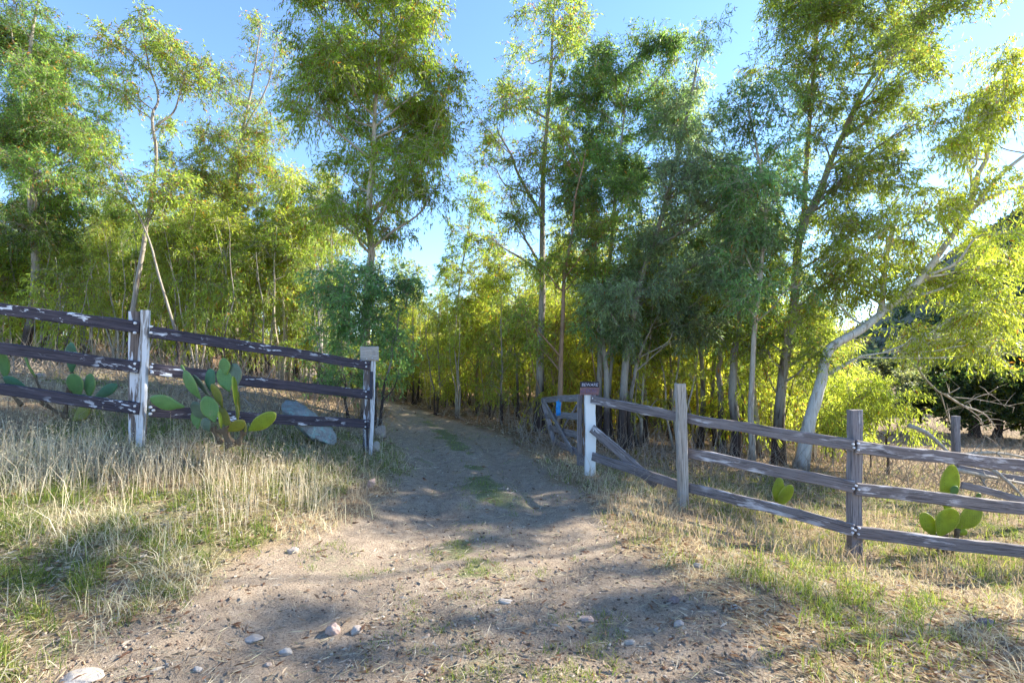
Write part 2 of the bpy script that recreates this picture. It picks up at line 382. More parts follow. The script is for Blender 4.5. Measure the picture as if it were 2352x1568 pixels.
def make_ground():
    def ax(lo, hi, c0, c1, fine, grow=1.12):
        a = list(np.arange(c0, c1 + 1e-6, fine)); s = fine
        while a[-1] < hi: s = min(s * grow, 40); a.append(a[-1] + s)
        s = fine; b = [a[0]]
        while b[-1] > lo: s = min(s * grow, 40); b.append(b[-1] - s)
        return np.array(b[1:][::-1] + a)
    xs = ax(-700, 700, -5.5, 5.5, .035, 1.06); ys = ax(-60, 1200, 2.0, 9.0, .035, 1.05)
    X, Y = np.meshgrid(xs, ys); nx = len(xs); ny = len(ys)
    Z = hgt(X, Y)
    T, U = track(X, Y); G = green_amount(X, Y)
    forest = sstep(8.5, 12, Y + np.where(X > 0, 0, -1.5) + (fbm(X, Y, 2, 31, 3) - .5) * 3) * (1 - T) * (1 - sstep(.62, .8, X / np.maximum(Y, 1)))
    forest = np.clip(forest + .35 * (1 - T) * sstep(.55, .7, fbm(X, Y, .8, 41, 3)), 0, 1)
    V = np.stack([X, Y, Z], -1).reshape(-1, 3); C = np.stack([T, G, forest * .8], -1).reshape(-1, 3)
    i = np.arange(ny - 1)[:, None] * nx; j = np.arange(nx - 1)[None]
    Fc = np.stack([i + j, i + j + 1, i + nx + j + 1, i + nx + j], -1).reshape(-1, 4)
    tf = (T.reshape(-1)[Fc].mean(1) > .5) & (V[Fc[:, 0], 1] < 32) & (V[Fc[:, 0], 1] > -6)
    for nm, sel in (("ground", ~tf), ("dirt_track", tf)):
        f = Fc[sel]; u, inv = np.unique(f, return_inverse=True)
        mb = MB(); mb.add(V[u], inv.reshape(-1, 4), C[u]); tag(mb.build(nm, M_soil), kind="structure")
make_ground()

# ------------------------------------------------------------------ fences
def frame(A, B, upv=(0, 0, 1), roll=0):
    A = Vector(A); B = Vector(B); x = (B - A).normalized(); u = Vector(upv)
    z = (u - x * u.dot(x)).normalized(); y = z.cross(x)
    M = Matrix((x, y, z)).transposed().to_4x4(); M.translation = A
    return M @ Matrix.Rotation(roll, 4, 'X')

def beam(name, A, B, h, th, mat, parent, upv=(0, 0, 1), bev=.008, wob=.006, n=22, taper=1.0, seed=None):
    """a sawn board from A to B, h high (along its z) and th thick, edges worn and a little bowed"""
    r = np.random.default_rng(seed if seed is not None else int(abs(A[0] * 977 + A[2] * 131 + B[2] * 57) * 10) % 99991)
    L = (Vector(B) - Vector(A)).length; xs = np.linspace(0, L, n)
    b = min(bev, th * .3)
    sec = np.array([(-th / 2 + b, -h / 2), (th / 2 - b, -h / 2), (th / 2, -h / 2 + b), (th / 2, 0), (th / 2, h / 2 - b), (th / 2 - b, h / 2), (-th / 2 + b, h / 2), (-th / 2, h / 2 - b), (-th / 2, 0), (-th / 2, -h / 2 + b)])
    k = len(sec); v = np.zeros((n, k, 3)); v[:, :, 0] = xs[:, None]
    tp = np.linspace(1, taper, n)[:, None]
    v[:, :, 1] = sec[None, :, 0]; v[:, :, 2] = sec[None, :, 1] * tp
    bow = (np.interp(xs, np.linspace(0, L, 6), r.normal(size=6)) * wob)[:, None]; bow2 = (np.interp(xs, np.linspace(0, L, 6), r.normal(size=6)) * wob * .7)[:, None]
    v[:, :, 2] += bow + r.normal(size=(n, k)) * .0018; v[:, :, 1] += bow2 + r.normal(size=(n, k)) * .001
    v[0, :, 0] += r.normal(size=k) * .003; v[-1, :, 0] += r.normal(size=k) * .003
    i = np.arange(n - 1)[:, None] * k; j = np.arange(k)[None]; j2 = (j + 1) % k
    f = np.stack([i + j, i + j2, i + k + j2, i + k + j], -1).reshape(-1, 4)
    mb = MB(); mb.add(v.reshape(-1, 3), [f, np.array([list(range(k))[::-1]]), np.array([list(range((n - 1) * k, n * k))])])
    o = mb.build(name, mat, None, smooth=False)
    M = frame(A, B, upv)
    if parent is not None:
        o.parent = parent; o.matrix_local = Matrix.Translation(-Vector(parent.location)) @ M
        if name in ('rail', 'brace', 'board'): SEG.append((np.array(A, float), np.array(B, float), o, Matrix.Translation(-Vector(parent.location)) @ M))
    else: o.matrix_world = M
    return o

SEG = []
def bolts(parent, pts, r=.014):
    """a pair of painted bolt heads: each its own part"""
    for p in pts:
        mb = MB(); p0 = np.array(p, float); p = p0 - np.array(parent.location)
        tube(mb, [p + [0, .012, 0], p + [0, -.006, 0], p + [0, -.011, 0]], [r, r, r * .6], 10, lump=.06)
        def dist(sg):
            A, B = sg[:2]; t = np.clip(np.dot(p0 - A, B - A) / np.dot(B - A, B - A), 0, 1); return np.linalg.norm(p0 - A - t * (B - A))
        c = [sg for sg in SEG if sg[2].parent is parent]
        b = mb.build("bolt_head", M_bolt, None, smooth=False); host = min(c, key=dist)
        b.parent = host[2]; b.matrix_basis = host[3].inverted()

def V3(a): return tuple(float(x) for x in a)
# left fence
LF = empty("ranch_fence", (-4.12, 5.55, H(-4.12, 5.55)), "dark three rail fence with flaking white paint on the left bank", "fence")
beam("post", (-4.155, 5.55, H(-4.12, 5.55) - .25), V3(P(317, 716, 5.55)), .125, .12, W_peel, LF, (1, 0, 0), n=30)
beam("post_batten", (-4.085, 5.47, H(-4.12, 5.55) - .25), V3(P(334, 713, 5.47)), .082, .05, W_white, LF, (1, 0, 0), n=30)
for a, b in ((704, 752), (794, 842), (890, 938)):
    beam("rail", V3(P(-330, a - 42, 5.55)), V3(P(322, b, 5.455)), .128, .045, W_dark, LF)
beam("post", V3(P(-330, 1000, 5.60)), V3(P(-330, 650, 5.60)), .13, .12, W_peel, LF, (1, 0, 0))
for a, b in ((760, 839), (849, 907), (944, 974)):
    beam("rail", V3(P(345, a, 5.45)), V3(P(848, b, 7.50)), .128, .045, W_dark, LF)
for px, ys in ((310, (742, 764, 835, 847, 932, 945)), ):
    for k, y in enumerate(ys): bolts(LF, [V3(P(px + (k % 2) * -1, y, 5.428))])
for px, py in ((346, 750), (346, 764), (347, 843), (349, 855), (345, 935), (345, 950), (352, 942)): bolts(LF, [V3(P(px, py, 5.418))])
for px, py in ((840, 833), (841, 842), (840, 899), (841, 911), (839, 968), (839, 980)): bolts(LF, [V3(P(px, py, 7.43))], .012)
gx, gy = -2.16, 7.6
beam("post", (-2.20, 7.6, H(gx, gy) - .2), V3(P(845, 826, 7.6)), .105, .09, W_peel, LF, (1, 0, 0), n=28)
beam("post_batten", (-2.13, 7.53, H(gx, gy) - .2), V3(P(858, 826, 7.53)), .06, .05, W_white, LF, (1, 0, 0), n=28)
beam("hinge_strap", V3(P(853.5, 853, 7.49)), V3(P(852, 916, 7.49)), .045, .018, M_iron, LF, (1, 0, 0), wob=.001)
def chain(parent, A, n, mat):
    for k in range(n):
        mb = MB(); c = np.array(A) + [0.004 * math.sin(k * 1.7), 0, -k * .027]
        th = np.linspace(0, 2 * np.pi, 10); ax = np.array([1, 0, 0]) if k % 2 else np.array([0.25, -1, 0]) / 1.03
        ring = c + np.cos(th)[:, None] * ax * .010 + np.sin(th)[:, None] * np.array([0, 0, .019])
        tube(mb, ring - np.array(parent.location), .0038, 5, cap=False); yield mb
CH = empty("chain", V3(P(843, 968, 7.44)), "dark iron chain hanging from the bottom of the post by the gate opening", "chain")
for mb in chain(CH, P(843, 968, 7.44), 17, M_iron): mb.build("chain_link", M_iron, CH)
for mb in chain(CH, P(835, 988, 7.45), 10, M_iron): mb.build("chain_link", M_iron, CH)
beam("post_board", V3(P(838, 985, 7.56)), V3(P(838, 1027, 7.56)), .06, .03, W_peel, LF, (1, 0, 0), n=10)

# blank wooden plaque on the end post
SB = empty("blank_sign", V3(P(848, 828, 7.48)), "small blank pale wooden board nailed on top of the left gate post", "sign")
beam("board", V3(P(827.5, 812, 7.48)), V3(P(870, 812, 7.50)), .215, .028, W_pale, SB, n=12, wob=.002)
bolts(SB, [V3(P(842, 824, 7.46)), V3(P(855, 822, 7.46))], .006)

# right fence
RF = empty("ranch_fence", (1.15, 7.4, H(1.15, 7.4)), "weathered brown three rail fence running right from the white gate post", "fence")
def brd(nm, px0, py0, Y0, px1, py1, Y1, h, th, mat, par, up=(0, 0, 1), **k): return beam(nm, V3(P(px0, py0, Y0)), V3(P(px1, py1, Y1)), h, th, mat, par, up, **k)
o = beam("post", (1.155, 7.4, H(1.15, 7.4) - .2), V3(P(1355, 905, 7.4)), .15, .10, wood_mat("white_painted_post", (.34, .33, .31), (.5, .49, .47), (.78, .78, .76), .30, .36, (1.4, 10, 10)), RF, (1, 0, 0), n=26)
o["label"] = "white painted gate post"
beam("post", (2.13, 6.22, H(2.13, 6.3) - .2), V3(P(1563, 881, 6.22)), .118, .10, W_pale, RF, (1, 0, 0), n=26)["label"] = "tall pale bare wood post"
beam("post", (3.66, 5.36, H(3.64, 5.3) - .2), V3(P(1964, 941, 5.36)), .118, .10, W_greyp, RF, (1, 0, 0), n=26)["label"] = "grey weathered post"
brd("rail", 1358, 917, 7.32, 1562, 957, 6.31, .125, .04, W_grey, RF)
brd("rail", 1563, 957, 6.305, 1962, 1023, 5.27, .125, .04, W_grey, RF)
brd("rail", 1568, 1037, 6.31, 1962, 1118, 5.27, .125, .04, W_grey, RF)
brd("rail", 1361, 1047, 7.31, 1562, 1114, 6.31, .125, .04, W_grey, RF)
brd("rail", 1563, 1114, 6.305, 1962, 1216, 5.27, .125, .04, W_grey, RF)
brd("brace", 1360, 983, 7.30, 1508, 1112, 6.66, .13, .04, W_grey, RF)
for a, b in ((1027, 1085), (1120, 1182), (1221, 1284)):
    brd("rail", 1967, a, 5.265, 2478, b, 5.3, .132, .04, W_grey, RF)
brd("post", 2478, 1360, 5.4, 2478, 1000, 5.4, .118, .10, W_greyp, RF, (1, 0, 0))
for px, py, Y in ((1362, 914, 7.29), (1363, 921, 7.29), (1364, 988, 7.27), (1366, 1046, 7.28), (1960, 1020, 5.24), (1972, 1018, 5.24), (1972, 1033, 5.24), (1962, 1028, 5.24), (1961, 1122, 5.24), (1967, 1115, 5.24), (1973, 1124, 5.24), (1958, 1213, 5.24), (1965, 1217, 5.24), (1974, 1212, 5.24), (1959, 1223, 5.24), (1972, 1226, 5.24)):
    bolts(RF, [V3(P(px, py, Y))], .011 if Y < 6 else .014)

# warning sign above the white post
SG = empty("warning_sign", V3(P(1355, 906, 7.33)), "small faded black and red warning sign reading BEWARE on top of the white post", "sign")
def txt(s, px, py, Y, size, mat, parent, ital=0.12):
    cu = bpy.data.curves.new("lettering", 'FONT'); cu.body = s; cu.size = size; cu.extrude = .0008; cu.shear = ital; cu.align_x = 'CENTER'; cu.offset = .0006
    ob = bpy.data.objects.new("tmp", cu); col.objects.link(ob); dg = bpy.context.evaluated_depsgraph_get()
    me = bpy.data.meshes.new_from_object(ob.evaluated_get(dg)); bpy.data.objects.remove(ob)
    me.name = "lettering"; me.materials.clear(); me.materials.append(mat); o = bpy.data.objects.new("lettering", me); col.objects.link(o); o.parent = parent
    p = P(px, py, Y) - np.array(parent.location); o.location = V3(p); o.rotation_euler = (R(90), 0, 0); return o
brd("plate", 1332.5, 891, 7.335, 1376, 891.5, 7.335, .196, .006, M_signred, SG, n=8, wob=.001, bev=.001)
brd("header_band", 1332.8, 882.3, 7.329, 1375.7, 882.8, 7.329, .084, .004, M_signblack, SG, n=8, wob=.001, bev=.001)
txt("BEWARE", 1354.5, 886.5, 7.3255, .062, M_signtext, SG)
txt("of DOG", 1352, 900.3, 7.3305, .068, M_signtext2, SG)

# open gate swung inwards
GT = empty("wooden_gate", (1.02, 7.6, H(1.02, 7.6)), "sagging grey wooden farm gate swung open beside the track", "gate")
brd("stile", 1331, 1052, 7.62, 1332, 906, 7.62, .08, .045, W_gate, GT, (1, 0, 0))
brd("stile", 1343, 1058, 7.58, 1344, 905, 7.58, .055, .05, wood_mat("rusty_brown_gate_wood", (.13, .07, .045), (.24, .15, .10), (.66, .66, .70), .56, .62), GT, (1, 0, 0))
brd("stile_block", 1336, 1068, 7.57, 1336, 1046, 7.57, .15, .05, W_gate, GT, (1, 0, 0), n=8)
brd("stile", 1274, 1022, 10.0, 1247, 914, 10.2, .09, .045, W_gate, GT, (1, 0, 0))
brd("rail", 1331, 914, 7.66, 1248, 918, 10.2, .11, .03, W_gate, GT)
brd("rail", 1331, 956, 7.66, 1256, 955, 10.15, .11, .03, W_gate, GT)
brd("rail", 1331, 999, 7.66, 1264, 983, 10.1, .11, .03, W_gate, GT)
brd("rail", 1331, 1040, 7.66, 1274, 1014, 10.05, .11, .03, W_gate, GT)
brd("brace", 1250, 920, 10.1, 1316, 1040, 8.0, .09, .03, W_gate, GT)
brd("brace", 1276, 1012, 10.0, 1326, 930, 7.9, .05, .02, W_gate, GT)
brd("hinge_strap", 1345, 946, 7.545, 1345, 978, 7.545, .03, .012, M_iron, GT, (1, 0, 0), n=6)
BL = empty("plastic_strip", V3(P(1283, 921, 8.9)), "bright blue plastic strip hanging from the top rail of the open gate", "plastic strip")
brd("strip", 1283.5, 954, 8.85, 1282, 921, 8.85, .085, .008, M_blue, BL, (1, 0, 0), n=10)
brd("strip_fold", 1283, 921, 8.84, 1290, 919, 8.90, .05, .02, M_blue, BL, n=4)

# old fence pieces behind, on the right
OF = empty("old_fence", V3(P(2195, 1080, 8.6)), "broken old fence post with slumped rails behind the right fence", "fence")
brd("post", 2195, 1092, 8.6, 2195, 955, 8.6, .10, .09, W_greyp, OF, (1, 0, 0))
brd("rail", 2208, 1113, 6.9, 2420, 1166, 6.6, .095, .04, W_greyp, OF)
brd("rail", 2200, 1073, 7.6, 2440, 1115, 7.3, .085, .04, W_greyp, OF)
b = GP(2001, 1078); ST = beam("stake", (b[0], b[1], b[2] - .1), (b[0] - .01, b[1], b[2] + .62), .03, .03, W_dark, None, (1, 0, 0)); tag(ST, "thin dark stake standing in the dry grass right of the grey post", "stake")

# ------------------------------------------------------------------ prickly pears
def cactus(name, label, Y, pads, base):
    """pads: (base px,py, tip px,py, width px, yaw deg, depth offset, material)"""
    bp = P(*base, Y); root = empty(name, V3((bp[0], Y, H(bp[0], Y))), label, "cactus", "prickly pear cacti by the fences")
    for (x0, y0, x1, y1, wd, yaw, dy, mt) in pads:
        A = P(x0, y0, Y + dy); B = P(x1, y1, Y + dy + random.uniform(-.05, .03)); ax = B - A; L = np.linalg.norm(ax); ax = ax / L
        rt = np.cross(ax, [0, -1, 0]); rt = nrm(rt); nm = np.cross(rt, ax)
        yw = R(yaw); rt, nm = rt * math.cos(yw) + nm * math.sin(yw), nm * math.cos(yw) - rt * math.sin(yw)
        stem = mt is C_bark; th = .026 if not stem else wd / F * Y * .42
        hw = wd / F * Y / 2 / max(math.cos(yw), .45 if not stem else 1)
        if abs(yaw) > 65: hw = L * .24
        nu, nv = 22, 20; u = np.linspace(0, 1, nu); prof = np.sqrt(np.clip(np.sin(np.pi * u ** 1.22), 0, 1)) ** 1.02 * (.72 + .28 * sstep(0, .45, u)) if not stem else .75 + .25 * np.cos(u * 6)
        prof = prof * (1 + .03 * np.sin(u * 9 + x0)); prof = np.maximum(prof, .10) * (1 if stem else 1.1)
        if not stem: prof[-1] = .12
        th_a = np.linspace(0, 2 * np.pi, nv, endpoint=False)
        cs = np.sign(np.cos(th_a)) * np.abs(np.cos(th_a)) ** .9; sn = np.sign(np.sin(th_a)) * np.abs(np.sin(th_a)) ** .8
        bend = .03 * L * np.sin(u * np.pi) * random.uniform(-1.6, 1.6)
        v = A[None, None] + ax * (u * L)[:, None, None] + rt * (hw * prof)[:, None, None] * cs[None, :, None] + nm * ((th * .5 * np.clip(prof * 1.5, .3, 1))[:, None] * sn[None] + bend[:, None])[:, :, None]
        v = v + rng.normal(size=v.shape) * .0009
        e = np.clip((np.abs(cs)[None] - .88) * 7, 0, 1) * np.ones((nu, 1)); e = np.maximum(e, (u > .955)[:, None] * 1.0) * (0 if stem else .8)
        i = np.arange(nu - 1)[:, None] * nv; j = np.arange(nv)[None]; j2 = (j + 1) % nv
        f = np.stack([i + j, i + j2, i + nv + j2, i + nv + j], -1).reshape(-1, 4)
        mb = MB(); mb.add(v.reshape(-1, 3), [f, np.array([list(range(nv))[::-1]]), np.array([list(range((nu - 1) * nv, nu * nv))])], np.repeat(e.reshape(-1, 1), 3, 1))
        o = mb.build("stem" if stem else "pad", mt, root, True, np.array(root.location))
    return root
G_, T_, Y_, O_, A_, B_ = C_green, C_teal, C_yellow, C_olive, C_grey, C_bark
cactus("prickly_pear", "large many padded prickly pear in front of the left fence rails", 5.35, [
    (424, 934, 344, 915, 30, 10, -.12, G_), (461, 916, 423, 851, 28, 20, 0, G_), (425, 852, 416, 838, 6, 10, 0, G_), (481, 910, 443, 860, 18, 40, .1, A_),
    (483, 899, 484, 846, 23, 0, .1, T_), (527, 899, 506, 846, 30, -10, .05, G_), (518, 864, 513.5, 822, 26, 10, .07, G_), (544, 888, 538, 834, 29, 0, .1, A_),
    (541, 932, 535, 864, 12, 75, -.08, Y_), (551, 942, 547, 899, 11, 70, .06, O_), (546, 966, 543, 927, 13, 45, 0, O_), (511, 936, 486, 882, 23, 25, -.02, O_),
    (494, 969, 470, 910, 33, -12, -.12, G_), (470, 964, 444, 922, 30, 10, .05, A_), (508, 984, 502, 945, 11, 72, -.14, Y_), (531, 984, 506, 934, 24, 20, .02, O_),
    (524, 990, 562, 966, 22, -25, -.06, O_), (556, 1003, 564, 974, 16, 40, 0, O_), (571, 989, 633, 948, 30, -15, -.05, Y_), (482, 990, 468, 960, 26, 10, 0, A_), (455, 985, 447, 940, 26, 10, .1, G_),
    (532, 1026, 510, 982, 30, 0, .02, B_), (545, 1018, 560, 990, 18, 0, 0, B_), (508, 1018, 488, 980, 18, 0, .04, B_)], (525, 1020))
cactus("prickly_pear", "upright green prickly pear behind the left fence rails", 6.1, [
    (165.5, 859, 164, 786, 29, 8, .1, T_), (183, 912, 163, 858, 35, 0, 0, G_), (205, 915, 206.5, 857, 29, 10, .03, G_), (216, 914, 270, 883, 23, 5, 0, T_),
    (166, 966, 205, 934, 30, 10, 0, O_), (200, 950, 185, 905, 28, 0, .08, T_), (150, 962, 160, 890, 13, 0, .05, B_), (95, 922, 154, 958, 13, 0, .05, B_), (168, 905, 166, 855, 9, 0, .1, B_)], (152, 965))
cactus("prickly_pear", "prickly pear cut by the left edge of the picture behind the bottom rail", 6.0, [
    (12, 872, 2, 806, 25, 0, 0, G_), (82, 866, 57, 814, 12, 50, 0, G_), (64, 893, 8, 866, 20, 0, -.05, T_), (96, 900, 81, 862, 8, 0, 0, B_), (20, 900, 12, 866, 12, 0, .05, B_),
    (-20, 910, -40, 840, 34, 10, .05, G_), (96, 925, 92, 895, 9, 0, 0, B_), (50, 930, 20, 895, 12, 0, 0, B_)], (60, 930))
cactus("prickly_pear", "small yellow green prickly pear of two upper pads behind the middle of the right fence", 6.3, [
    (1783, 1156, 1791, 1096, 21, 20, .03, Y_), (1789, 1163, 1818, 1113, 27, 0, -.03, Y_), (1789, 1216, 1797, 1189, 21, 0, 0, G_), (1768, 1216, 1782, 1152, 10, 0, 0, B_)], (1770, 1215))
cactus("prickly_pear", "large yellow green prickly pear behind the rails right of the grey post", 5.75, [
    (2175, 1180, 2188, 1066, 37, 8, 0, Y_), (2187, 1140, 2196, 1115, 14, 20, -.05, G_), (2156, 1232, 2193, 1168, 44, 5, -.1, Y_), (2196, 1216, 2252, 1160, 42, 0, 0, Y_),
    (2247, 1150, 2249, 1132, 12, 0, .02, G_), (2147, 1232, 2119, 1176, 29, 10, -.05, Y_), (2198, 1219, 2222, 1222, 15, 10, 0, Y_), (2168, 1232, 2178, 1170, 20, 20, .04, O_),
    (2167, 1284, 2160, 1226, 36, 0, 0, B_), (2182, 1284, 2199, 1214, 14, 0, 0, B_)], (2170, 1283))

# ------------------------------------------------------------------ rocks
def ico(sub):
    import bmesh
    bm = bmesh.new(); bmesh.ops.create_icosphere(bm, subdivisions=sub, radius=1); v = np.array([x.co[:] for x in bm.verts]); f = np.array([[q.index for q in x.verts] for x in bm.faces]); bm.free(); return v, f
ICO3 = ico(4); ICO1 = ico(1)
def rock(label, px, py, wpx, hpx, mat, cat="rock", flat=.5, name="rock", rot=None, group=None, sink=.25):
    g = GP(px, py + hpx * .35); Y = g[1]; a = wpx / F * Y / 2; c = hpx / F * Y / 2
    v, f = ICO3; r = np.random.default_rng(int(px * 7 + py))
    v = v.copy(); off = r.uniform(0, 50, 3)
    d = (fbm(v[:, 0] * 1.2 + off[0], v[:, 1] * 1.2 + v[:, 2] * .9 + off[1], 1.0, 3, 3) - .5) * .75 + (fbm(v[:, 0] + v[:, 2] + off[2], v[:, 1], .3, 6, 3) - .5) * .16
    v = v * (1 + d)[:, None]
    for k in range(5):
        n = nrm(r.normal(size=3)); s = v @ n; lim = .72; v = v - np.maximum(s - lim, 0)[:, None] * n * .8
    v = v * np.array([a, max(a * .7, c), c])
    if rot: M = np.array(Matrix.Rotation(R(rot), 3, 'Y')); v = v @ M.T
    mb = MB(); mb.add(v, f); o = mb.build(name, mat, None, True, (0, 0, 0)); o.location = V3((g[0], Y, H(g[0], Y) + c * (.45 - sink)))
    o.rotation_euler.z = r.uniform(-.4, .4) if not rot else 0
    return tag(o, label, cat, group)
BO = MB(); v, f = ICO3; v = v.copy()
v = v * (1 + ((fbm(v[:, 0] * 1.4 + 9, v[:, 1] * 1.3 + v[:, 2], 1, 4, 4) - .5) * .5))[:, None]
RGH = ((fbm(v[:, 0] * 2 + v[:, 1], v[:, 2] * 2 - v[:, 1], .35, 14, 4) - .5) * .30)[:, None]
for n_, lim in (((.3, -.9, .4), .55), ((-.2, -.7, -.7), .6), ((.7, -.5, .6), .62), ((-.8, -.3, .5), .7)):
    n_ = nrm(np.array(n_)); v = v - np.maximum(v @ n_ - lim, 0)[:, None] * n_ * .85
v = v * (1 + RGH)
Mr = np.array(Matrix.Rotation(R(38), 3, 'Y')); v = (v * np.array([.45, .27, .16])) @ Mr.T
bp = P(704, 970, 6.95); BO.add(v, f); tag(BO.build("boulder", S_teal, None, True), "large leaning boulder with blue green lichen behind the low left rail", "boulder").location = V3(bp)
RK = "loose stones lying on the track"
rock("blue grey rock behind the left gate post, topmost of three", 864, 962, 26, 24, S_blue, name="rock")
rock("brown rock right of the left gate post, middle of three", 873, 988, 30, 36, S_tan)
rock("pale rounded rock at the foot of the left gate post", 864, 1022, 22, 30, S_pale)
rock("upright pinkish rock on the track edge below the left gate post", 854, 1106, 18, 30, S_pink, sink=.1)
rock("sandy rock at the edge of the dry grass left of the track", 673, 1264, 24, 20, S_tan, group=RK)
rock("largest round reddish stone in the shaded foreground of the track", 766, 1440, 38, 34, S_pink, group=RK)
rock("olive brown stone just right of the largest round stone", 819, 1443, 26, 26, S_tan, group=RK)
rock("pinkish stone lying on the track in the right tyre line", 1350, 1420, 34, 16, S_pink, group=RK)
rock("pale stone on the track below the pinkish one", 1447, 1476, 26, 12, S_pale, group=RK)
rock("pale stone at the right edge of the track near the dry verge", 1560, 1432, 30, 14, S_grey, group=RK)
rock("small pale stone by the right verge near the track edge", 1510, 1446, 20, 12, S_pale, group=RK)
rock("pale flat stone in the shade on the track centre", 1160, 1379, 32, 12, S_pale, group=RK)
rock("white angular stone near the bottom left of the track", 655, 1497, 34, 22, S_pale, group=RK)
rock("flat grey stone above the white angular one", 583, 1466, 44, 12, S_grey, group=RK)
rock("large flat pale slab at the bottom left corner", 185, 1550, 95, 22, S_grey, flat=.3)
rock("small tan stone at the bottom left of the track", 617, 1523, 22, 10, S_tan, group=RK)
rock("pebbly stone beside the bottom left pale pair", 455, 1534, 24, 16, S_grey, group=RK)
rock("tan rock on the bank left of the tall post", 42, 1052, 32, 14, S_tan)
rock("tan rock on the right verge below the tall pale post", 1603, 1296, 26, 18, S_tan)
rock("dark reddish rock in the dry grass at the lower right", 2264, 1427, 40, 24, S_dark)
rock("dark rock at the edge of the track on the right verge", 1548, 1377, 30, 18, S_dark)
rock("light stone on the right verge below the fence", 1687, 1394, 22, 12, S_pale)
rock("small rust coloured stone on the right verge", 1640, 1404, 16, 10, S_pink)
rock("grey rock in the grass at the far left behind the fence", 92, 860, 24, 18, S_grey)

# ------------------------------------------------------------------ trees
def leaf_colors(n, base, var, r, warm=.06):
    b = np.array(base)[None] * (1 + r.normal(size=(n, 1)) * var)
    y = np.clip(r.normal(.0, .5, (n, 1)), 0, 1); b = b * (1 - y * .5) + y * .5 * np.array([[.17, .17, .02]])
    w = r.random((n, 1)) < warm; b = np.where(w, np.array([[.26, .12, .03]]) * (0.6 + .6 * r.random((n, 1))), b)
    return np.clip(b, .004, .6)

def leaves(mb, pos, d, L, W, colr, r):
    n = len(pos); side = nrm(np.cross(d, nrm(r.normal(size=(n, 3))))); nn = np.cross(side, d)
    L = L[:, None]; W = W[:, None]; mid = pos + d * L * .45
    v = np.stack([pos, mid - side * W * .5 + nn * W * .18, mid + side * W * .5 + nn * W * .18, pos + d * L - nn * L * .08], 1)
    b = np.arange(n)[:, None] * 4; f = np.concatenate([b + [[0, 2, 1]], b + [[1, 2, 3]]])
    mb.add(v.reshape(-1, 3), f, np.repeat(colr, 4, 0))

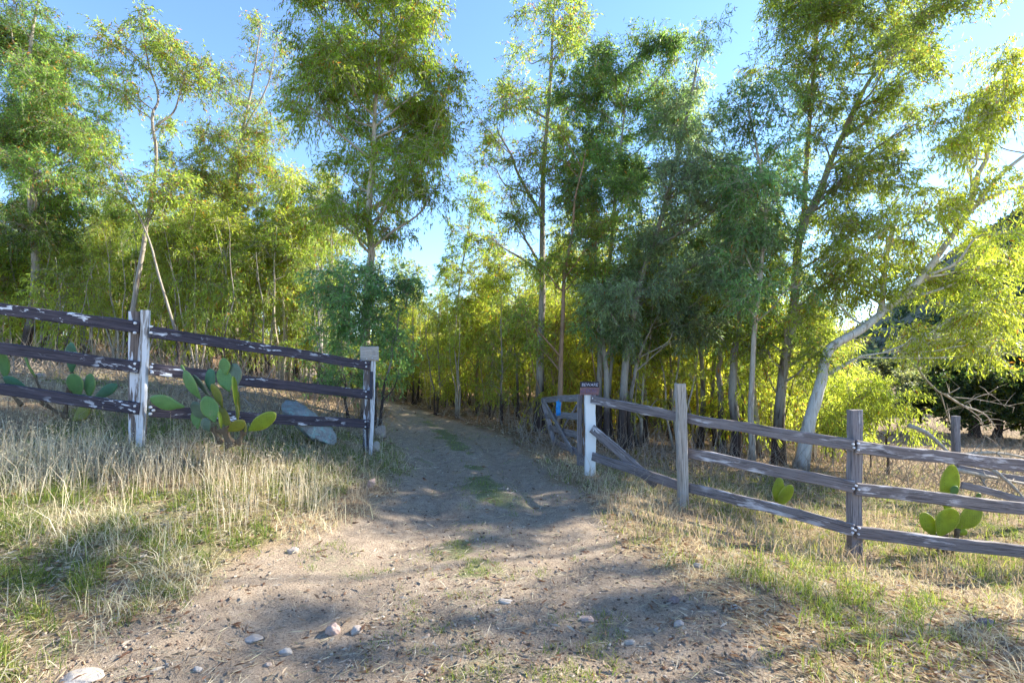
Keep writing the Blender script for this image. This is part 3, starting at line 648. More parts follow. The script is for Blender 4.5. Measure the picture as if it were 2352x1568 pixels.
def make_tree(name, label, cat, trunks, blobs, leafcol, bark, r0=.1, dens=1.0, leaf=(.11, .021), droop=.36, seed=1, group=None, warm=.06, var=.25, base=None, per=17, spray=.45, twigr=.006):
    """trunks: list of 3-D point lists (first starts on the ground); blobs: (x,y,z, rx,ry,rz) foliage masses carried by limbs"""
    r = np.random.default_rng(seed)
    base = np.array(base if base is not None else trunks[0][0])
    root = empty(name, V3(base), label, cat, group)
    tm = MB(); TP = []; TR = []
    for k, tp in enumerate(trunks):
        tp = np.asarray(tp, float); sp_ = spline(tp, max(18, len(tp) * 5)); n = len(sp_)
        sp_ = sp_ + np.c_[np.interp(np.arange(n), np.linspace(0, n, 9), r.normal(size=9)), np.interp(np.arange(n), np.linspace(0, n, 9), r.normal(size=9)), np.zeros(n)] * .025 * (np.arange(n) > 1)[:, None]
        u = np.linspace(0, 1, n); ra = r0 if k == 0 else r0 * .8 if tp[0][2] < base[2] + .4 else r0 * .5
        rr = ra * (1 - .82 * u ** .9) * (1 + .55 * np.exp(-u * 28) * (k == 0 or tp[0][2] < base[2] + .4))
        tube(tm, sp_, rr, 10, lump=.035); TP.append(sp_); TR.append(rr)
    TPa = np.concatenate(TP); TRa = np.concatenate(TR)
    cm = MB(); A = []; B = []; C = []; rA = []
    SP = []; SU = []; SL = []; SB_ = []
    for bi, (x, y, z, rx, ry, rz) in enumerate(blobs):
        c = np.array([x, y, z]); hd = np.hypot(TPa[:, 0] - x, TPa[:, 1] - y)
        want = z - rz * .4 - .5 * np.minimum(hd, 1.6) - .1; cost = np.abs(TPa[:, 2] - want) + 1.1 * hd + (TPa[:, 2] > z) * 1.5 + (TRa < .012) * .4
        i = int(np.argmin(cost)); s = TPa[i]; rad = min(TRa[i] * .5, .022 + .008 * np.linalg.norm(c - s))
        d = c - s; m1 = s + d * .35 + np.array([0, 0, -.02]) + np.array([d[0] * .12, d[1] * .12, .10 * abs(d[2])]) * .6 + r.normal(size=3) * .05
        limb = spline([s, m1, s + d * .7 + r.normal(size=3) * .07 + [0, 0, .06], c], 12)
        if np.linalg.norm(d) > .15: tube(tm, limb, np.linspace(max(rad, .008), max(rad * .3, .006), 12), 6, cap=False)
        area = math.pi * rx * rz; nn = max(7, int(area * 14 * dens + 6)); q = nrm(r.normal(size=(nn, 3))) * (r.random((nn, 1)) ** .4) * [rx, ry, rz]
        node = c + q; st = limb[r.integers(5, 12, nn)]
        A.append(st); B.append((st + node) / 2 + np.array([0, 0, 1.]) * r.normal(.05, .05, (nn, 1))); C.append(node); rA.append(np.full(nn, max(.005, rad * .22)))
        ns = max(16, int(area * 165 * dens)); k = r.integers(0, nn, ns)
        u = nrm(nrm(q[k]) * .7 + r.normal(size=(ns, 3)) * .8 + [0, 0, .15])
        SP.append(node[k] + r.normal(size=(ns, 3)) * .05); SU.append(u); SL.append(r.uniform(.55, 1.15, ns) * spray); SB_.append(np.full(ns, 1 + r.normal() * var * .6))
    A = np.concatenate(A); B = np.concatenate(B); C = np.concatenate(C); rA = np.concatenate(rA)
    tubes3(tm, A, B, C, rA, rA * .4)
    sp_ = np.concatenate(SP); su = np.concatenate(SU); sl = np.concatenate(SL); sb = np.concatenate(SB_)
    dn = np.array([0, 0, -1.]); L_ = sl[:, None]
    tubes3(tm, sp_, sp_ + su * L_ * .5 + dn * L_ * .1 * droop, sp_ + su * L_ + dn * L_ * .6 * droop, twigr * .7, .002)
    S = len(sp_); t = ((np.arange(per)[None] + r.random((S, per))) / per) ** .8
    pos = sp_[:, None] + su[:, None] * L_[:, :, None] * t[..., None] + dn * (L_[:, :, None] * .6 * droop * t[..., None] ** 2) + r.normal(size=(S, per, 3)) * .025
    ld = nrm(su[:, None] * .55 + dn * (droop * 1.7) + r.normal(size=(S, per, 3)) * .62)
    pos = pos.reshape(-1, 3); ld = ld.reshape(-1, 3); n = len(pos)
    lc = leaf_colors(n, leafcol, var, r, warm) * np.repeat(np.clip(sb * (1 + r.normal(size=S) * .15), .55, 1.6), per)[:, None]
    sz = r.uniform(.65, 1.25, n)
    leaves(cm, pos, ld, leaf[0] * sz, leaf[1] * r.uniform(.75, 1.3, n), lc, r)
    tm.build("trunk", bark, root, True, base); cm.build("crown", M_leaf, root, False, base)
    return root

def PT(pts, Y, ground=True, seed=0, dy=0.0):
    r = random.Random(seed + int(pts[0][0])); out = []
    for i, p in enumerate(pts):
        yy = Y + (dy * i / max(1, len(pts) - 1)) + (r.uniform(-.12, .12) if i else 0)
        q = P(p[0], p[1], Y); q[1] = yy
        if i == 0 and ground: q[2] = H(q[0], q[1]) - .06
        out.append(q)
    return out
def PB(bl, Y, seed=0, spread=.9, dy=0):
    r = random.Random(seed); out = []
    for b in bl:
        q = P(b[0], b[1], Y); rx = b[2] / F * Y; rz = b[3] / F * Y
        out.append((q[0], Y + dy + r.uniform(-spread, spread), q[2], rx, (rx + rz) * .5 * .9, rz))
        if b[2] > 40 and r.random() < .55:
            out.append((q[0] + r.uniform(-.8, .8) * rx, Y + dy + r.uniform(-spread, spread), q[2] + r.uniform(-.9, .9) * rz, rx * .6, rx * .5, rz * .7))
    return out

DK, MD, YG, TE, BG = (.110, .180, .055), (.160, .225, .050), (.235, .285, .055), (.115, .215, .105), (.165, .235, .175)
make_tree("eucalyptus_tree", "tall eucalyptus with drooping dark foliage at the left edge of the picture", "tree",
    [PT([(64, 1000), (66, 780), (78, 600), (74, 450), (70, 300), (78, 120), (92, -80)], 13)],
    PB([(70, 20, 80, 60), (-10, 90, 70, 90), (135, 130, 60, 70), (60, 120, 60, 60), (50, 230, 100, 70), (165, 230, 50, 60), (150, 300, 60, 45), (60, 320, 110, 60), (205, 315, 45, 28), (230, 345, 35, 18), (30, 420, 90, 60), (150, 420, 80, 45), (70, 520, 110, 45), (-20, 300, 70, 80)], 13, 1), DK, M_bark_grey, .12, 1.0, seed=101)
make_tree("eucalyptus_tree", "slender dark stemmed eucalyptus just right of the left edge tree", "tree",
    [PT([(95, 1000), (93, 700), (99, 560), (105, 430), (112, 300)], 14.5)],
    PB([(90, 560, 90, 50), (160, 510, 80, 40), (20, 590, 80, 50), (110, 440, 60, 40), (60, 650, 80, 40), (190, 590, 70, 40)], 14.5, 2), MD, M_bark_grey, .07, 1.0, seed=102)
make_tree("eucalyptus_tree", "narrow eucalyptus with a bare upper stem rising behind the tall left post", "tree",
    [PT([(297, 1000), (312, 700), (330, 540), (350, 400), (358, 290), (368, 230), (348, 150), (336, 50)], 11.5), PT([(358, 290), (395, 250), (425, 180), (440, 140)], 11.5, False)],
    PB([(335, 55, 32, 24), (355, 85, 45, 30), (325, 140, 55, 30), (278, 190, 28, 30), (415, 135, 35, 30), (400, 185, 50, 28), (300, 235, 45, 24), (345, 270, 35, 22), (470, 165, 30, 22), (370, 430, 50, 35), (420, 440, 45, 40)], 11.5, 3, .5), MD, M_bark_grey, .06, .95, seed=103, warm=.12)
make_tree("eucalyptus_tree", "thin dark stem leaning left across the narrow eucalyptus", "tree",
    [PT([(408, 1000), (398, 760), (365, 630), (330, 540), (300, 450), (268, 375)], 11.0)],
    PB([(235, 335, 45, 22), (262, 372, 40, 22), (215, 350, 30, 14), (310, 480, 40, 24), (250, 420, 50, 30)], 11, 4, .4), MD, M_bark_grey, .036, .7, seed=104)
make_tree("eucalyptus_tree", "eucalyptus with a sparse reddish top standing between two sky gaps", "tree",
    [PT([(536, 930), (536, 700), (541, 480), (552, 330), (575, 200), (598, 60)], 15), PT([(541, 480), (560, 320), (620, 180), (640, 90)], 15, False)],
    PB([(590, 55, 28, 22), (620, 80, 20, 24), (570, 100, 26, 22), (560, 200, 30, 24), (625, 150, 16, 35), (490, 150, 40, 28), (465, 185, 32, 26), (500, 200, 35, 20), (540, 270, 70, 30), (500, 325, 75, 38), (600, 300, 55, 35), (540, 385, 110, 40), (450, 400, 60, 40), (640, 390, 60, 40), (500, 455, 90, 40), (600, 460, 70, 40)], 15, 5), MD, M_bark_grey, .09, .75, seed=105, warm=.16)
make_tree("eucalyptus_tree", "bright yellow green young eucalyptus in the middle of the left grove", "tree",
    [PT([(430, 960), (432, 700), (440, 560), (455, 480)], 13)],
    PB([(480, 500, 80, 30), (430, 520, 60, 30), (520, 545, 60, 30), (460, 570, 70, 35), (400, 590, 50, 40), (500, 620, 70, 40), (440, 660, 70, 40)], 13, 6), YG, M_bark_pale, .06, 1.0, seed=106)
make_tree("eucalyptus_tree", "largest eucalyptus with dense hanging foliage rising out of the top of the picture", "tree",
    [PT([(845, 1000), (845, 780), (844, 640), (850, 560), (856, 440), (862, 300), (870, 150), (880, -80)], 10.5), PT([(857, 480), (900, 440), (950, 410), (1000, 390)], 10.5, False)],
    PB([(760, -10, 80, 50), (860, -20, 80, 50), (960, -10, 60, 50), (720, 60, 45, 35), (800, 60, 80, 50), (910, 60, 80, 50), (985, 50, 40, 50), (850, 130, 90, 50), (740, 130, 60, 45), (715, 200, 40, 45), (800, 200, 80, 55), (930, 150, 80, 55), (1000, 190, 45, 45), (880, 230, 90, 50), (960, 240, 70, 45), (1035, 200, 28, 40), (750, 290, 55, 40), (850, 300, 90, 45), (960, 310, 70, 40), (1010, 290, 35, 40), (790, 370, 75, 40), (910, 375, 85, 35), (995, 390, 40, 35), (750, 440, 60, 40), (850, 440, 60, 30), (940, 450, 70, 30), (1000, 470, 40, 30), (800, 510, 60, 30), (900, 530, 60, 25)], 10.5, 7, .9), (.150, .215, .035), M_bark_pale, .115, 1.15, seed=107, droop=.62)
make_tree("eucalyptus_sapling", "low blue green shaded regrowth around the foot of the largest eucalyptus", "tree",
    [PT([(862, 960), (852, 800), (850, 680)], 9.9), PT([(870, 960), (900, 800), (920, 700)], 9.9), PT([(800, 950), (790, 860), (770, 760)], 10.0)],
    PB([(800, 640, 75, 24), (885, 645, 75, 26), (840, 690, 90, 28), (760, 680, 45, 28), (940, 680, 40, 28), (860, 740, 85, 28), (785, 770, 60, 26), (900, 790, 50, 26), (830, 810, 60, 24), (745, 850, 45, 16), (810, 870, 60, 18), (900, 860, 35, 18), (715, 870, 35, 12)], 9.9, 8, .6), TE, M_bark_grey, .04, 1.0, seed=108, droop=.35, warm=.01)
make_tree("eucalyptus_tree", "white stemmed eucalyptus pair behind the fence left of the largest tree", "tree",
    [PT([(733, 950), (738, 780), (737, 650), (742, 530), (745, 430)], 14), PT([(748, 945), (752, 780), (758, 620), (770, 480)], 14.2)],
    PB([(700, 520, 70, 40), (760, 520, 60, 40), (680, 590, 70, 40), (640, 640, 60, 45), (720, 430, 60, 40), (680, 700, 60, 40), (650, 520, 60, 50), (690, 770, 50, 30), (620, 560, 40, 40)], 14, 9), YG, M_bark_white, .075, 1.0, seed=109)
make_tree("eucalyptus_tree", "tall airy eucalyptus with an open crown right of the central sky gap", "tree",
    [PT([(1238, 1010), (1240, 800), (1243, 650), (1248, 500), (1253, 350), (1262, 200), (1268, 60), (1275, -80)], 12), PT([(1245, 500), (1200, 410), (1155, 330), (1140, 290)], 12, False), PT([(1246, 620), (1210, 560), (1180, 500)], 12, False)],
    PB([(1235, 20, 40, 28), (1330, 20, 45, 35), (1285, 60, 45, 28), (1210, 90, 36, 28), (1355, 80, 30, 32), (1320, 120, 45, 26), (1190, 150, 34, 24), (1270, 150, 45, 24), (1200, 215, 50, 28), (1290, 200, 40, 24), (1145, 215, 26, 20), (1165, 270, 45, 28), (1105, 275, 24, 22), (1250, 270, 34, 24), (1140, 330, 45, 28), (1195, 370, 45, 26), (1110, 380, 28, 20), (1230, 440, 40, 30), (1160, 440, 45, 24), (1190, 520, 50, 30), (1130, 540, 45, 30)], 12, 10, .8), MD, M_bark_grey, .10, .75, seed=110, warm=.12)
make_tree("eucalyptus_tree", "small thin eucalyptus standing inside the central sky gap", "tree",
    [PT([(1045, 900), (1052, 700), (1072, 540), (1092, 430)], 19)],
    PB([(1092, 420, 28, 22), (1072, 470, 30, 22), (1045, 510, 22, 18), (1100, 500, 28, 24), (1060, 560, 30, 24), (1110, 570, 34, 24), (1040, 610, 26, 22)], 19, 11, .6), MD, M_bark_pale, .06, .55, seed=111, leaf=(.16, .03))
make_tree("eucalyptus_tree", "red brown stemmed eucalyptus just left of the open gate", "tree",
    [PT([(1278, 1012), (1288, 820), (1298, 640), (1318, 480), (1345, 350)], 10.8)],
    PB([(1320, 520, 70, 35), (1290, 600, 60, 35), (1310, 440, 60, 40), (1340, 610, 60, 30), (1290, 360, 50, 40), (1380, 560, 50, 40), (1210, 740, 40, 30), (1225, 790, 34, 24)], 10.8, 12, .7), MD, M_bark_red, .065, .95, seed=112)
make_tree("eucalyptus_tree", "bushy topped dark green eucalyptus behind the white gate post", "tree",
    [PT([(1372, 1015), (1378, 850), (1392, 650), (1410, 450), (1440, 220)], 11.5), PT([(1405, 1015), (1400, 850), (1420, 600)], 11.6)],
    PB([(1355, 165, 45, 28), (1420, 150, 55, 32), (1490, 140, 50, 30), (1545, 165, 40, 30), (1330, 220, 55, 36), (1410, 225, 70, 42), (1500, 220, 60, 42), (1340, 300, 65, 42), (1440, 310, 80, 48), (1520, 300, 50, 42), (1370, 390, 75, 42), (1460, 400, 70, 42), (1400, 470, 70, 36), (1330, 440, 45, 36)], 11.5, 13, .8), (.10, .180, .060), M_bark_grey, .085, 1.5, seed=113, droop=.4, warm=.02)
make_tree("eucalyptus_tree", "broad blue green eucalyptus with silvery foliage right of the bushy topped tree", "tree",
    [PT([(1428, 1025), (1436, 850), (1470, 650), (1530, 450), (1580, 250), (1605, 130)], 11.0), PT([(1448, 1020), (1450, 880), (1500, 740)], 11.1)],
    PB([(1595, 130, 32, 22), (1625, 175, 34, 28), (1560, 200, 40, 30), (1600, 240, 50, 36), (1545, 300, 50, 40), (1620, 320, 50, 40), (1580, 390, 70, 40), (1655, 400, 50, 40), (1520, 450, 65, 36), (1600, 470, 75, 40), (1680, 480, 50, 40), (1500, 530, 75, 36), (1590, 550, 80, 40), (1670, 570, 60, 40), (1480, 610, 70, 36), (1570, 640, 80, 38), (1650, 650, 60, 38), (1440, 680, 60, 36), (1530, 710, 70, 34), (1600, 740, 60, 34), (1440, 760, 60, 34), (1380, 700, 50, 36)], 11, 14, .9), BG, M_bark_grey, .10, 1.2, seed=114, droop=.45, warm=.01)
make_tree("eucalyptus_tree", "straight slender eucalyptus between the blue green tree and the big leaning one", "tree",
    [PT([(1727, 1045), (1733, 900), (1738, 700), (1745, 580), (1758, 480), (1745, 340), (1715, 200)], 10.0)],
    PB([(1715, 200, 34, 36), (1745, 260, 45, 38), (1695, 290, 40, 45), (1780, 340, 60, 42), (1720, 370, 60, 45), (1690, 430, 45, 40), (1770, 440, 60, 42), (1725, 500, 60, 40), (1790, 530, 50, 36), (1700, 590, 50, 36), (1765, 640, 45, 36), (1690, 680, 50, 36)], 10, 15, .7), TE, M_bark_pale, .065, 1.0, seed=115, droop=.4, warm=.03)
make_tree("eucalyptus_tree", "big eucalyptus leaning right whose fine crown fills the upper right", "tree",
    [PT([(1788, 1060), (1800, 900), (1816, 720), (1835, 560), (1880, 440), (1915, 360), (1955, 270), (1990, 190), (2080, 90), (2180, -20)], 10.8), PT([(1838, 560), (1850, 330), (1864, 180), (1876, 40), (1884, -80)], 11.1, False)],
    PB([(1840, 0, 80, 45), (1930, -10, 80, 45), (2030, -10, 80, 45), (2120, 10, 70, 40), (2185, 25, 40, 28), (1790, 70, 50, 36), (1870, 80, 70, 42), (1960, 75, 75, 42), (2060, 80, 75, 42), (2140, 75, 50, 34), (1755, 150, 34, 28), (1830, 160, 60, 40), (1910, 165, 65, 40), (2000, 170, 70, 40), (2090, 165, 60, 36), (1870, 250, 60, 36), (1960, 260, 65, 36), (2050, 240, 60, 36), (2095, 290, 40, 34), (1990, 330, 60, 34), (1880, 340, 50, 34), (2060, 350, 45, 30), (1940, 410, 60, 34), (2020, 420, 50, 30), (1870, 440, 45, 36), (1840, 520, 60, 36), (1900, 560, 60, 40), (1800, 610, 55, 40), (1870, 650, 60, 40), (1820, 720, 60, 40), (1890, 740, 45, 34), (1760, 780, 45, 34), (1830, 810, 45, 30), (1780, 860, 36, 24)], 10.8, 16, 1.0), (.155, .205, .045), M_bark_grey, .115, 1.1, seed=116, leaf=(.11, .02), warm=.04)
make_tree("eucalyptus_tree", "pale barked eucalyptus with a thick trunk leaning far out to the right edge", "tree",
    [PT([(1838, 1052), (1852, 960), (1880, 870), (1905, 800), (1960, 762), (2040, 712), (2100, 650), (2160, 570), (2220, 485), (2290, 405), (2370, 345), (2480, 270)], 10.0),
     PT([(1888, 862), (1930, 845), (1970, 822), (2030, 808)], 9.9, False), PT([(2225, 480), (2250, 380), (2262, 300), (2290, 200)], 10.0, False), PT([(2230, 478), (2300, 440), (2380, 430)], 9.9, False), PT([(2020, 725), (2035, 640), (2040, 560), (2070, 480)], 10.1, False)],
    PB([(2300, 130, 45, 30), (2345, 180, 45, 40), (2230, 215, 45, 30), (2295, 230, 50, 38), (2350, 270, 40, 36), (2190, 300, 40, 30), (2250, 310, 45, 30), (2170, 370, 50, 34), (2110, 420, 55, 32), (2190, 440, 50, 28), (2060, 490, 60, 34), (2140, 500, 55, 32), (2000, 540, 55, 34), (2080, 570, 60, 34), (2210, 560, 45, 30), (2290, 540, 55, 34), (2340, 600, 50, 36), (2240, 630, 60, 34), (2150, 640, 60, 34), (1990, 620, 60, 36), (1930, 600, 50, 36), (2060, 680, 55, 32), (2280, 700, 60, 34), (2180, 720, 60, 34), (2340, 720, 45, 34), (1940, 690, 50, 34), (2100, 770, 50, 28), (2200, 800, 50, 26), (2290, 780, 55, 30), (2345, 820, 40, 26), (1960, 470, 50, 36), (1900, 520, 40, 36), (2420, 250, 60, 50), (2430, 420, 60, 50)], 10, 17, .9), (.21, .255, .045), M_bark_white, .12, 1.1, seed=117, droop=.7, warm=.03)
make_tree("eucalyptus_sapling", "low bright yellow green regrowth at the foot of the pale leaning trunk", "tree",
    [PT([(1960, 1010), (1965, 950), (1980, 900)], 10.6), PT([(2040, 1010), (2035, 950), (2030, 900)], 10.8)],
    PB([(1930, 900, 50, 24), (1990, 890, 50, 22), (2050, 920, 45, 26), (1960, 950, 50, 24), (2020, 960, 55, 24), (2080, 965, 30, 20), (1900, 960, 34, 26), (1890, 850, 36, 26), (1850, 895, 34, 24), (1880, 990, 32, 16), (1930, 1000, 34, 14)], 10.5, 18, .5), (.22, .27, .05), M_bark_grey, .035, 1.1, seed=118, droop=.8, warm=.01)
# trunks with rough dark bark in the right-hand stand
for k, (px, py, Y, tx, ty, bk, rr, lab) in enumerate([
    (1480, 1000, 12.5, 1500, 560, M_bark_grey, .075, "thin grey stem behind the brace of the right fence"),
    (1608, 1000, 12.5, 1600, 480, M_bark_grey, .08, "slim dark stem right of the tall pale fence post"),
    (1645, 1000, 12.8, 1660, 520, M_bark_grey, .07, "second slim stem right of the tall pale fence post"),
    (1692, 1030, 11.2, 1700, 450, M_bark_grey, .13, "rough dark based trunk left of the pale slender stem"),
    (1395, 1022, 11.0, 1360, 420, M_bark_grey, .085, "stout rough barked trunk just right of the warning sign"),
    (1455, 1012, 11.8, 1470, 520, M_bark_grey, .08, "rough barked trunk above the brace of the right fence"),
    (1660, 1018, 12.0, 1640, 560, M_bark_grey, .09, "leaning dark based trunk in the middle of the right stand"),
    (1745, 1020, 11.6, 1790, 400, M_bark_pale, .07, "trunk standing close behind the pale slender stem"),
    (1540, 985, 13.5, 1530, 520, M_bark_grey, .05, "thin shaded stem left of the tall pale fence post"),
    (1330, 985, 14.0, 1350, 500, M_bark_grey, .05, "thin stem behind the open gate"),
    (1190, 985, 14.5, 1180, 600, M_bark_grey, .045, "thin stem at the edge of the track left of the gate"),
    (1095, 960, 15.5, 1100, 620, M_bark_red, .05, "dark slim stem on the right side of the track bend")]):
    r_ = random.Random(k + 40); bl = []
    for q in range(9):
        yy = ty + (780 - ty) * q / 8; bl.append((px + (tx - px) * (1 - q / 9) + r_.uniform(-45, 45), yy, r_.uniform(30, 50), r_.uniform(24, 36)))
    make_tree("eucalyptus_tree", lab, "tree", [PT([(px, py), (px + r_.uniform(-8, 8), py - 150), ((px + tx) / 2, (py + ty) / 2), (tx, ty)], Y)], PB(bl, Y, k + 60, .5), [MD, TE, DK][k % 3] if k < 9 else YG, bk, rr, .8, seed=140 + k)

# its neighbour just beyond the right of the view: its long limbs throw the streaks of shade over the near track
tx, ty = 10.6, 6.3; tz = H(tx, ty)
make_tree("eucalyptus_tree", "sparse eucalyptus standing just outside the right edge of the picture", "tree",
    [[(tx, ty, tz - .1), (tx - .1, ty, 2.5), (tx + .1, ty - .1, 5), (tx - .3, ty, 7.5), (tx - .2, ty, 9.5)]],
    [(tx - .7, ty - 1.6, 5.6, .9, .5, .3), (tx + .6, ty - .9, 6.6, .8, .4, .22), (tx, ty + .7, 6.4, .7, .5, .22), (tx - .5, ty - .3, 7.6, .8, .5, .25), (tx + .4, ty - 1.9, 7.0, .7, .5, .22), (tx, ty + .2, 8.6, .7, .4, .3), (tx + .5, ty - 1.3, 4.7, .6, .4, .2), (tx + .2, ty - 2.2, 4.2, .7, .4, .18), (tx + .9, ty + .2, 5.4, .6, .5, .2), (tx + .6, ty - 1.6, 7.9, .7, .4, .2), (tx + .4, ty - .6, 9.2, .7, .4, .22)], MD, M_bark_pale, .07, 1.0, seed=131)
tx, ty = 11.2, 8.7; tz = H(tx, ty)
make_tree("eucalyptus_tree", "second sparse eucalyptus just outside the right edge, behind the first", "tree",
    [[(tx, ty, tz - .1), (tx - .2, ty, 3), (tx + .2, ty - .1, 6), (tx + .1, ty, 8.5), (tx - .1, ty, 10.5)]],
    [(tx + .4, ty - 1.2, 6.3, .8, .4, .25), (tx + .3, ty + .9, 7.4, .9, .5, .25), (tx + .4, ty - .7, 8.2, .8, .4, .22), (tx + .2, ty + .3, 9.3, .8, .5, .3)], MD, M_bark_pale, .06, 1.0, seed=132)

# oaks and shrubs down the slope on the right
make_tree("oak_tree", "dark spreading oak in deep shade down the slope at the right edge", "tree",
    [PT([(2240, 1010), (2238, 950), (2225, 900), (2215, 860)], 21), PT([(2290, 1008), (2300, 950), (2320, 890)], 21.5)],
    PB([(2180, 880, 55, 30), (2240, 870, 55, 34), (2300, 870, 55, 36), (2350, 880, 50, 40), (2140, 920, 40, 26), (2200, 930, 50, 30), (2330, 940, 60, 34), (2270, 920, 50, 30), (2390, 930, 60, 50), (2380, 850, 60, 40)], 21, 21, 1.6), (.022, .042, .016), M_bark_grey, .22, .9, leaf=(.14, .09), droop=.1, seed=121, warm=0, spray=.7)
make_tree("shrub", "grey green sage shrub on the far field left of the oak", "shrub",
    [PT([(2120, 925), (2122, 900), (2125, 885)], 30)],
    PB([(2110, 880, 34, 18), (2140, 870, 34, 20), (2085, 895, 24, 12), (2125, 900, 34, 14)], 30, 22, .8), (.13, .15, .10), M_twig, .08, .6, leaf=(.16, .09), droop=.1, seed=122, warm=0, spray=.7)
make_tree("shrub", "pale olive shrub above the oak at the foot of the hill", "shrub",
    [PT([(2240, 880), (2242, 830), (2245, 800)], 34)],
    PB([(2220, 790, 34, 20), (2260, 780, 36, 22), (2240, 820, 46, 22), (2290, 810, 30, 20), (2190, 820, 28, 16)], 34, 23, 1.2), (.12, .14, .08), M_twig, .1, .5, leaf=(.2, .11), droop=.1, seed=123, warm=0, spray=.8)
make_tree("shrub", "dark shrub at the edge of the dry field behind the leaning trunk", "shrub",
    [PT([(2060, 880), (2062, 850), (2064, 840)], 36)],
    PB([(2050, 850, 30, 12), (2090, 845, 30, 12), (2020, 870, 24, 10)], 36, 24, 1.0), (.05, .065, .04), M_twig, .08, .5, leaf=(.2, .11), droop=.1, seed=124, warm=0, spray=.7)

# ------------------------------------------------------------------ the grove behind: individual slender trees copied from a few kinds
def proto(kind, seed):
    r = random.Random(seed); h = {'slim': 8.0, 'bushy': 6.0, 'low': 3.6}[kind]
    lean = r.uniform(-.6, .6); pts = [np.array([lean * (t ** 1.5) + r.uniform(-.08, .08), r.uniform(-.1, .1), h * t]) for t in (0, .25, .5, .75, 1)]; pts[0][:] = (0, 0, -.1)
    bl = []; n = {'slim': 17, 'bushy': 15, 'low': 9}[kind]
    for q in range(n):
        t = (.36 if kind == 'slim' else .17 if kind == 'bushy' else .12) + .78 * (q + .5) / n * (.92 if kind == 'slim' else 1)
        rad = {'slim': .75, 'bushy': .95, 'low': .6}[kind] * (math.sin(min(1, t) * 3.0) ** .5 + .15); a = r.uniform(0, 6.28); rr = rad * r.uniform(.2, .9)
        bl.append((lean * t ** 1.5 + rr * math.cos(a), rr * math.sin(a), h * min(t, 1.0), r.uniform(.35, .6), r.uniform(.35, .6), r.uniform(.26, .42)))
    trunks = [pts]
    if kind == 'slim': trunks.append([p * np.array([1, 1, .7]) + np.array([.12 + .16 * i, -.1 - .1 * i, 0]) for i, p in enumerate(pts)])
    if kind != 'low': trunks.append([p * np.array([1, 1, .8]) + np.array([-.1 - .22 * i, .12 * i, 0]) for i, p in enumerate(pts)])
    if kind == 'low': trunks.append([p + np.array([.25 * (i + .3), .1 * i, 0]) for i, p in enumerate(pts)])
    return dict(trunks=trunks, blobs=bl)
KINDS = [('slim', 1, MD, M_bark_grey), ('slim', 2, YG, M_bark_pale), ('slim', 3, (.20, .27, .06), M_bark_pale), ('slim', 4, MD, M_bark_grey), ('bushy', 5, YG, M_bark_grey), ('bushy', 6, (.26, .29, .055), M_bark_pale),
         ('bushy', 7, MD, M_bark_grey), ('low', 8, YG, M_bark_grey), ('low', 9, (.15, .21, .055), M_bark_grey), ('low', 10, (.26, .27, .05), M_bark_red)]
ZN = {'l': ("in the grove behind the left fence", "grove trees behind the left fence"), 'c': ("in the thicket beside and beyond the track", "thicket trees beyond the track"), 'r': ("in the thicket behind the right fence", "thicket trees behind the right fence")}
spots = []
def scatter(zone, n, f, kinds, seed, mind=.8):
    r = random.Random(seed); tries = 0; got = 0
    while got < n and tries < n * 60:
        tries += 1; x, y, ok = f(r)
        if not ok: continue
        t = float(track(np.array([x]), np.array([y]))[0][0])
        if t > .02 or any((x - a) ** 2 + (y - b) ** 2 < mind ** 2 for a, b, *_ in spots): continue
        spots.append((x, y, zone, r.choice(kinds), r.uniform(.8, 1.15), r.uniform(0, 6.28))); got += 1
def zl(r):
    y = r.uniform(12.5, 34) if r.random() < .8 else r.uniform(11.5, 15); px = r.uniform(-150, 880); x = (px - CX) / F * y
    return x, y, x < np.interp(y, YE, XL) - .8
def zc(r):
    y = r.uniform(13, 34); px = r.uniform(880, 1290); x = (px - CX) / F * y
    return x, y, True
def zg(r):
    y = r.uniform(17.5, 27); px = r.uniform(925, 1075); return (px - CX) / F * y, y, True
def zr(r):
    y = r.uniform(11.6, 26); px = r.uniform(1260, 1930); x = (px - CX) / F * y
    return x, y, True
scatter('l', 136, zl, [0, 1, 2, 3, 1, 2, 0, 4, 5, 6, 7, 8], 71)
scatter('c', 62, zc, [4, 5, 6, 7, 8, 9, 2, 1, 5], 72)
scatter('c', 16, zg, [4, 5, 6, 1, 2, 7], 75, .6)
scatter('r', 84, zr, [4, 5, 7, 7, 8, 9, 9, 1, 2], 73)
LAB = {'slim': "slim eucalyptus", 'bushy': "bushy young eucalyptus", 'low': "short eucalyptus sapling"}
def label_for(x, y, zone, kind, s):
    px = x / y * F + CX
    d = "front row" if y < 16 else "middle rows" if y < 22 else "back rows" if y < 28 else "farthest rows"
    sz = "taller " if s > .85 else ""
    L = {'l': [(60, "at the left edge"), (200, "behind the upright cactus"), (300, "left of the tall post"), (420, "right of the tall post"), (560, "behind the large cactus"), (700, "above the boulder"), (9999, "behind the left gate post")],
         'c': [(980, "beside the track bend"), (1060, "right of the track bend"), (1140, "facing the gate opening"), (1220, "left of the open gate"), (9999, "behind the open gate")],
         'r': [(1370, "behind the white post"), (1470, "behind the fence brace"), (1580, "behind the pale post"), (1700, "right of the pale post"), (1800, "left of the leaning trunks"), (9999, "behind the leaning trunks")]}[zone]
    w = next(t for lim, t in L if px < lim)
    return f"{sz}{LAB[kind]} in the {d} {w}"
used = {}
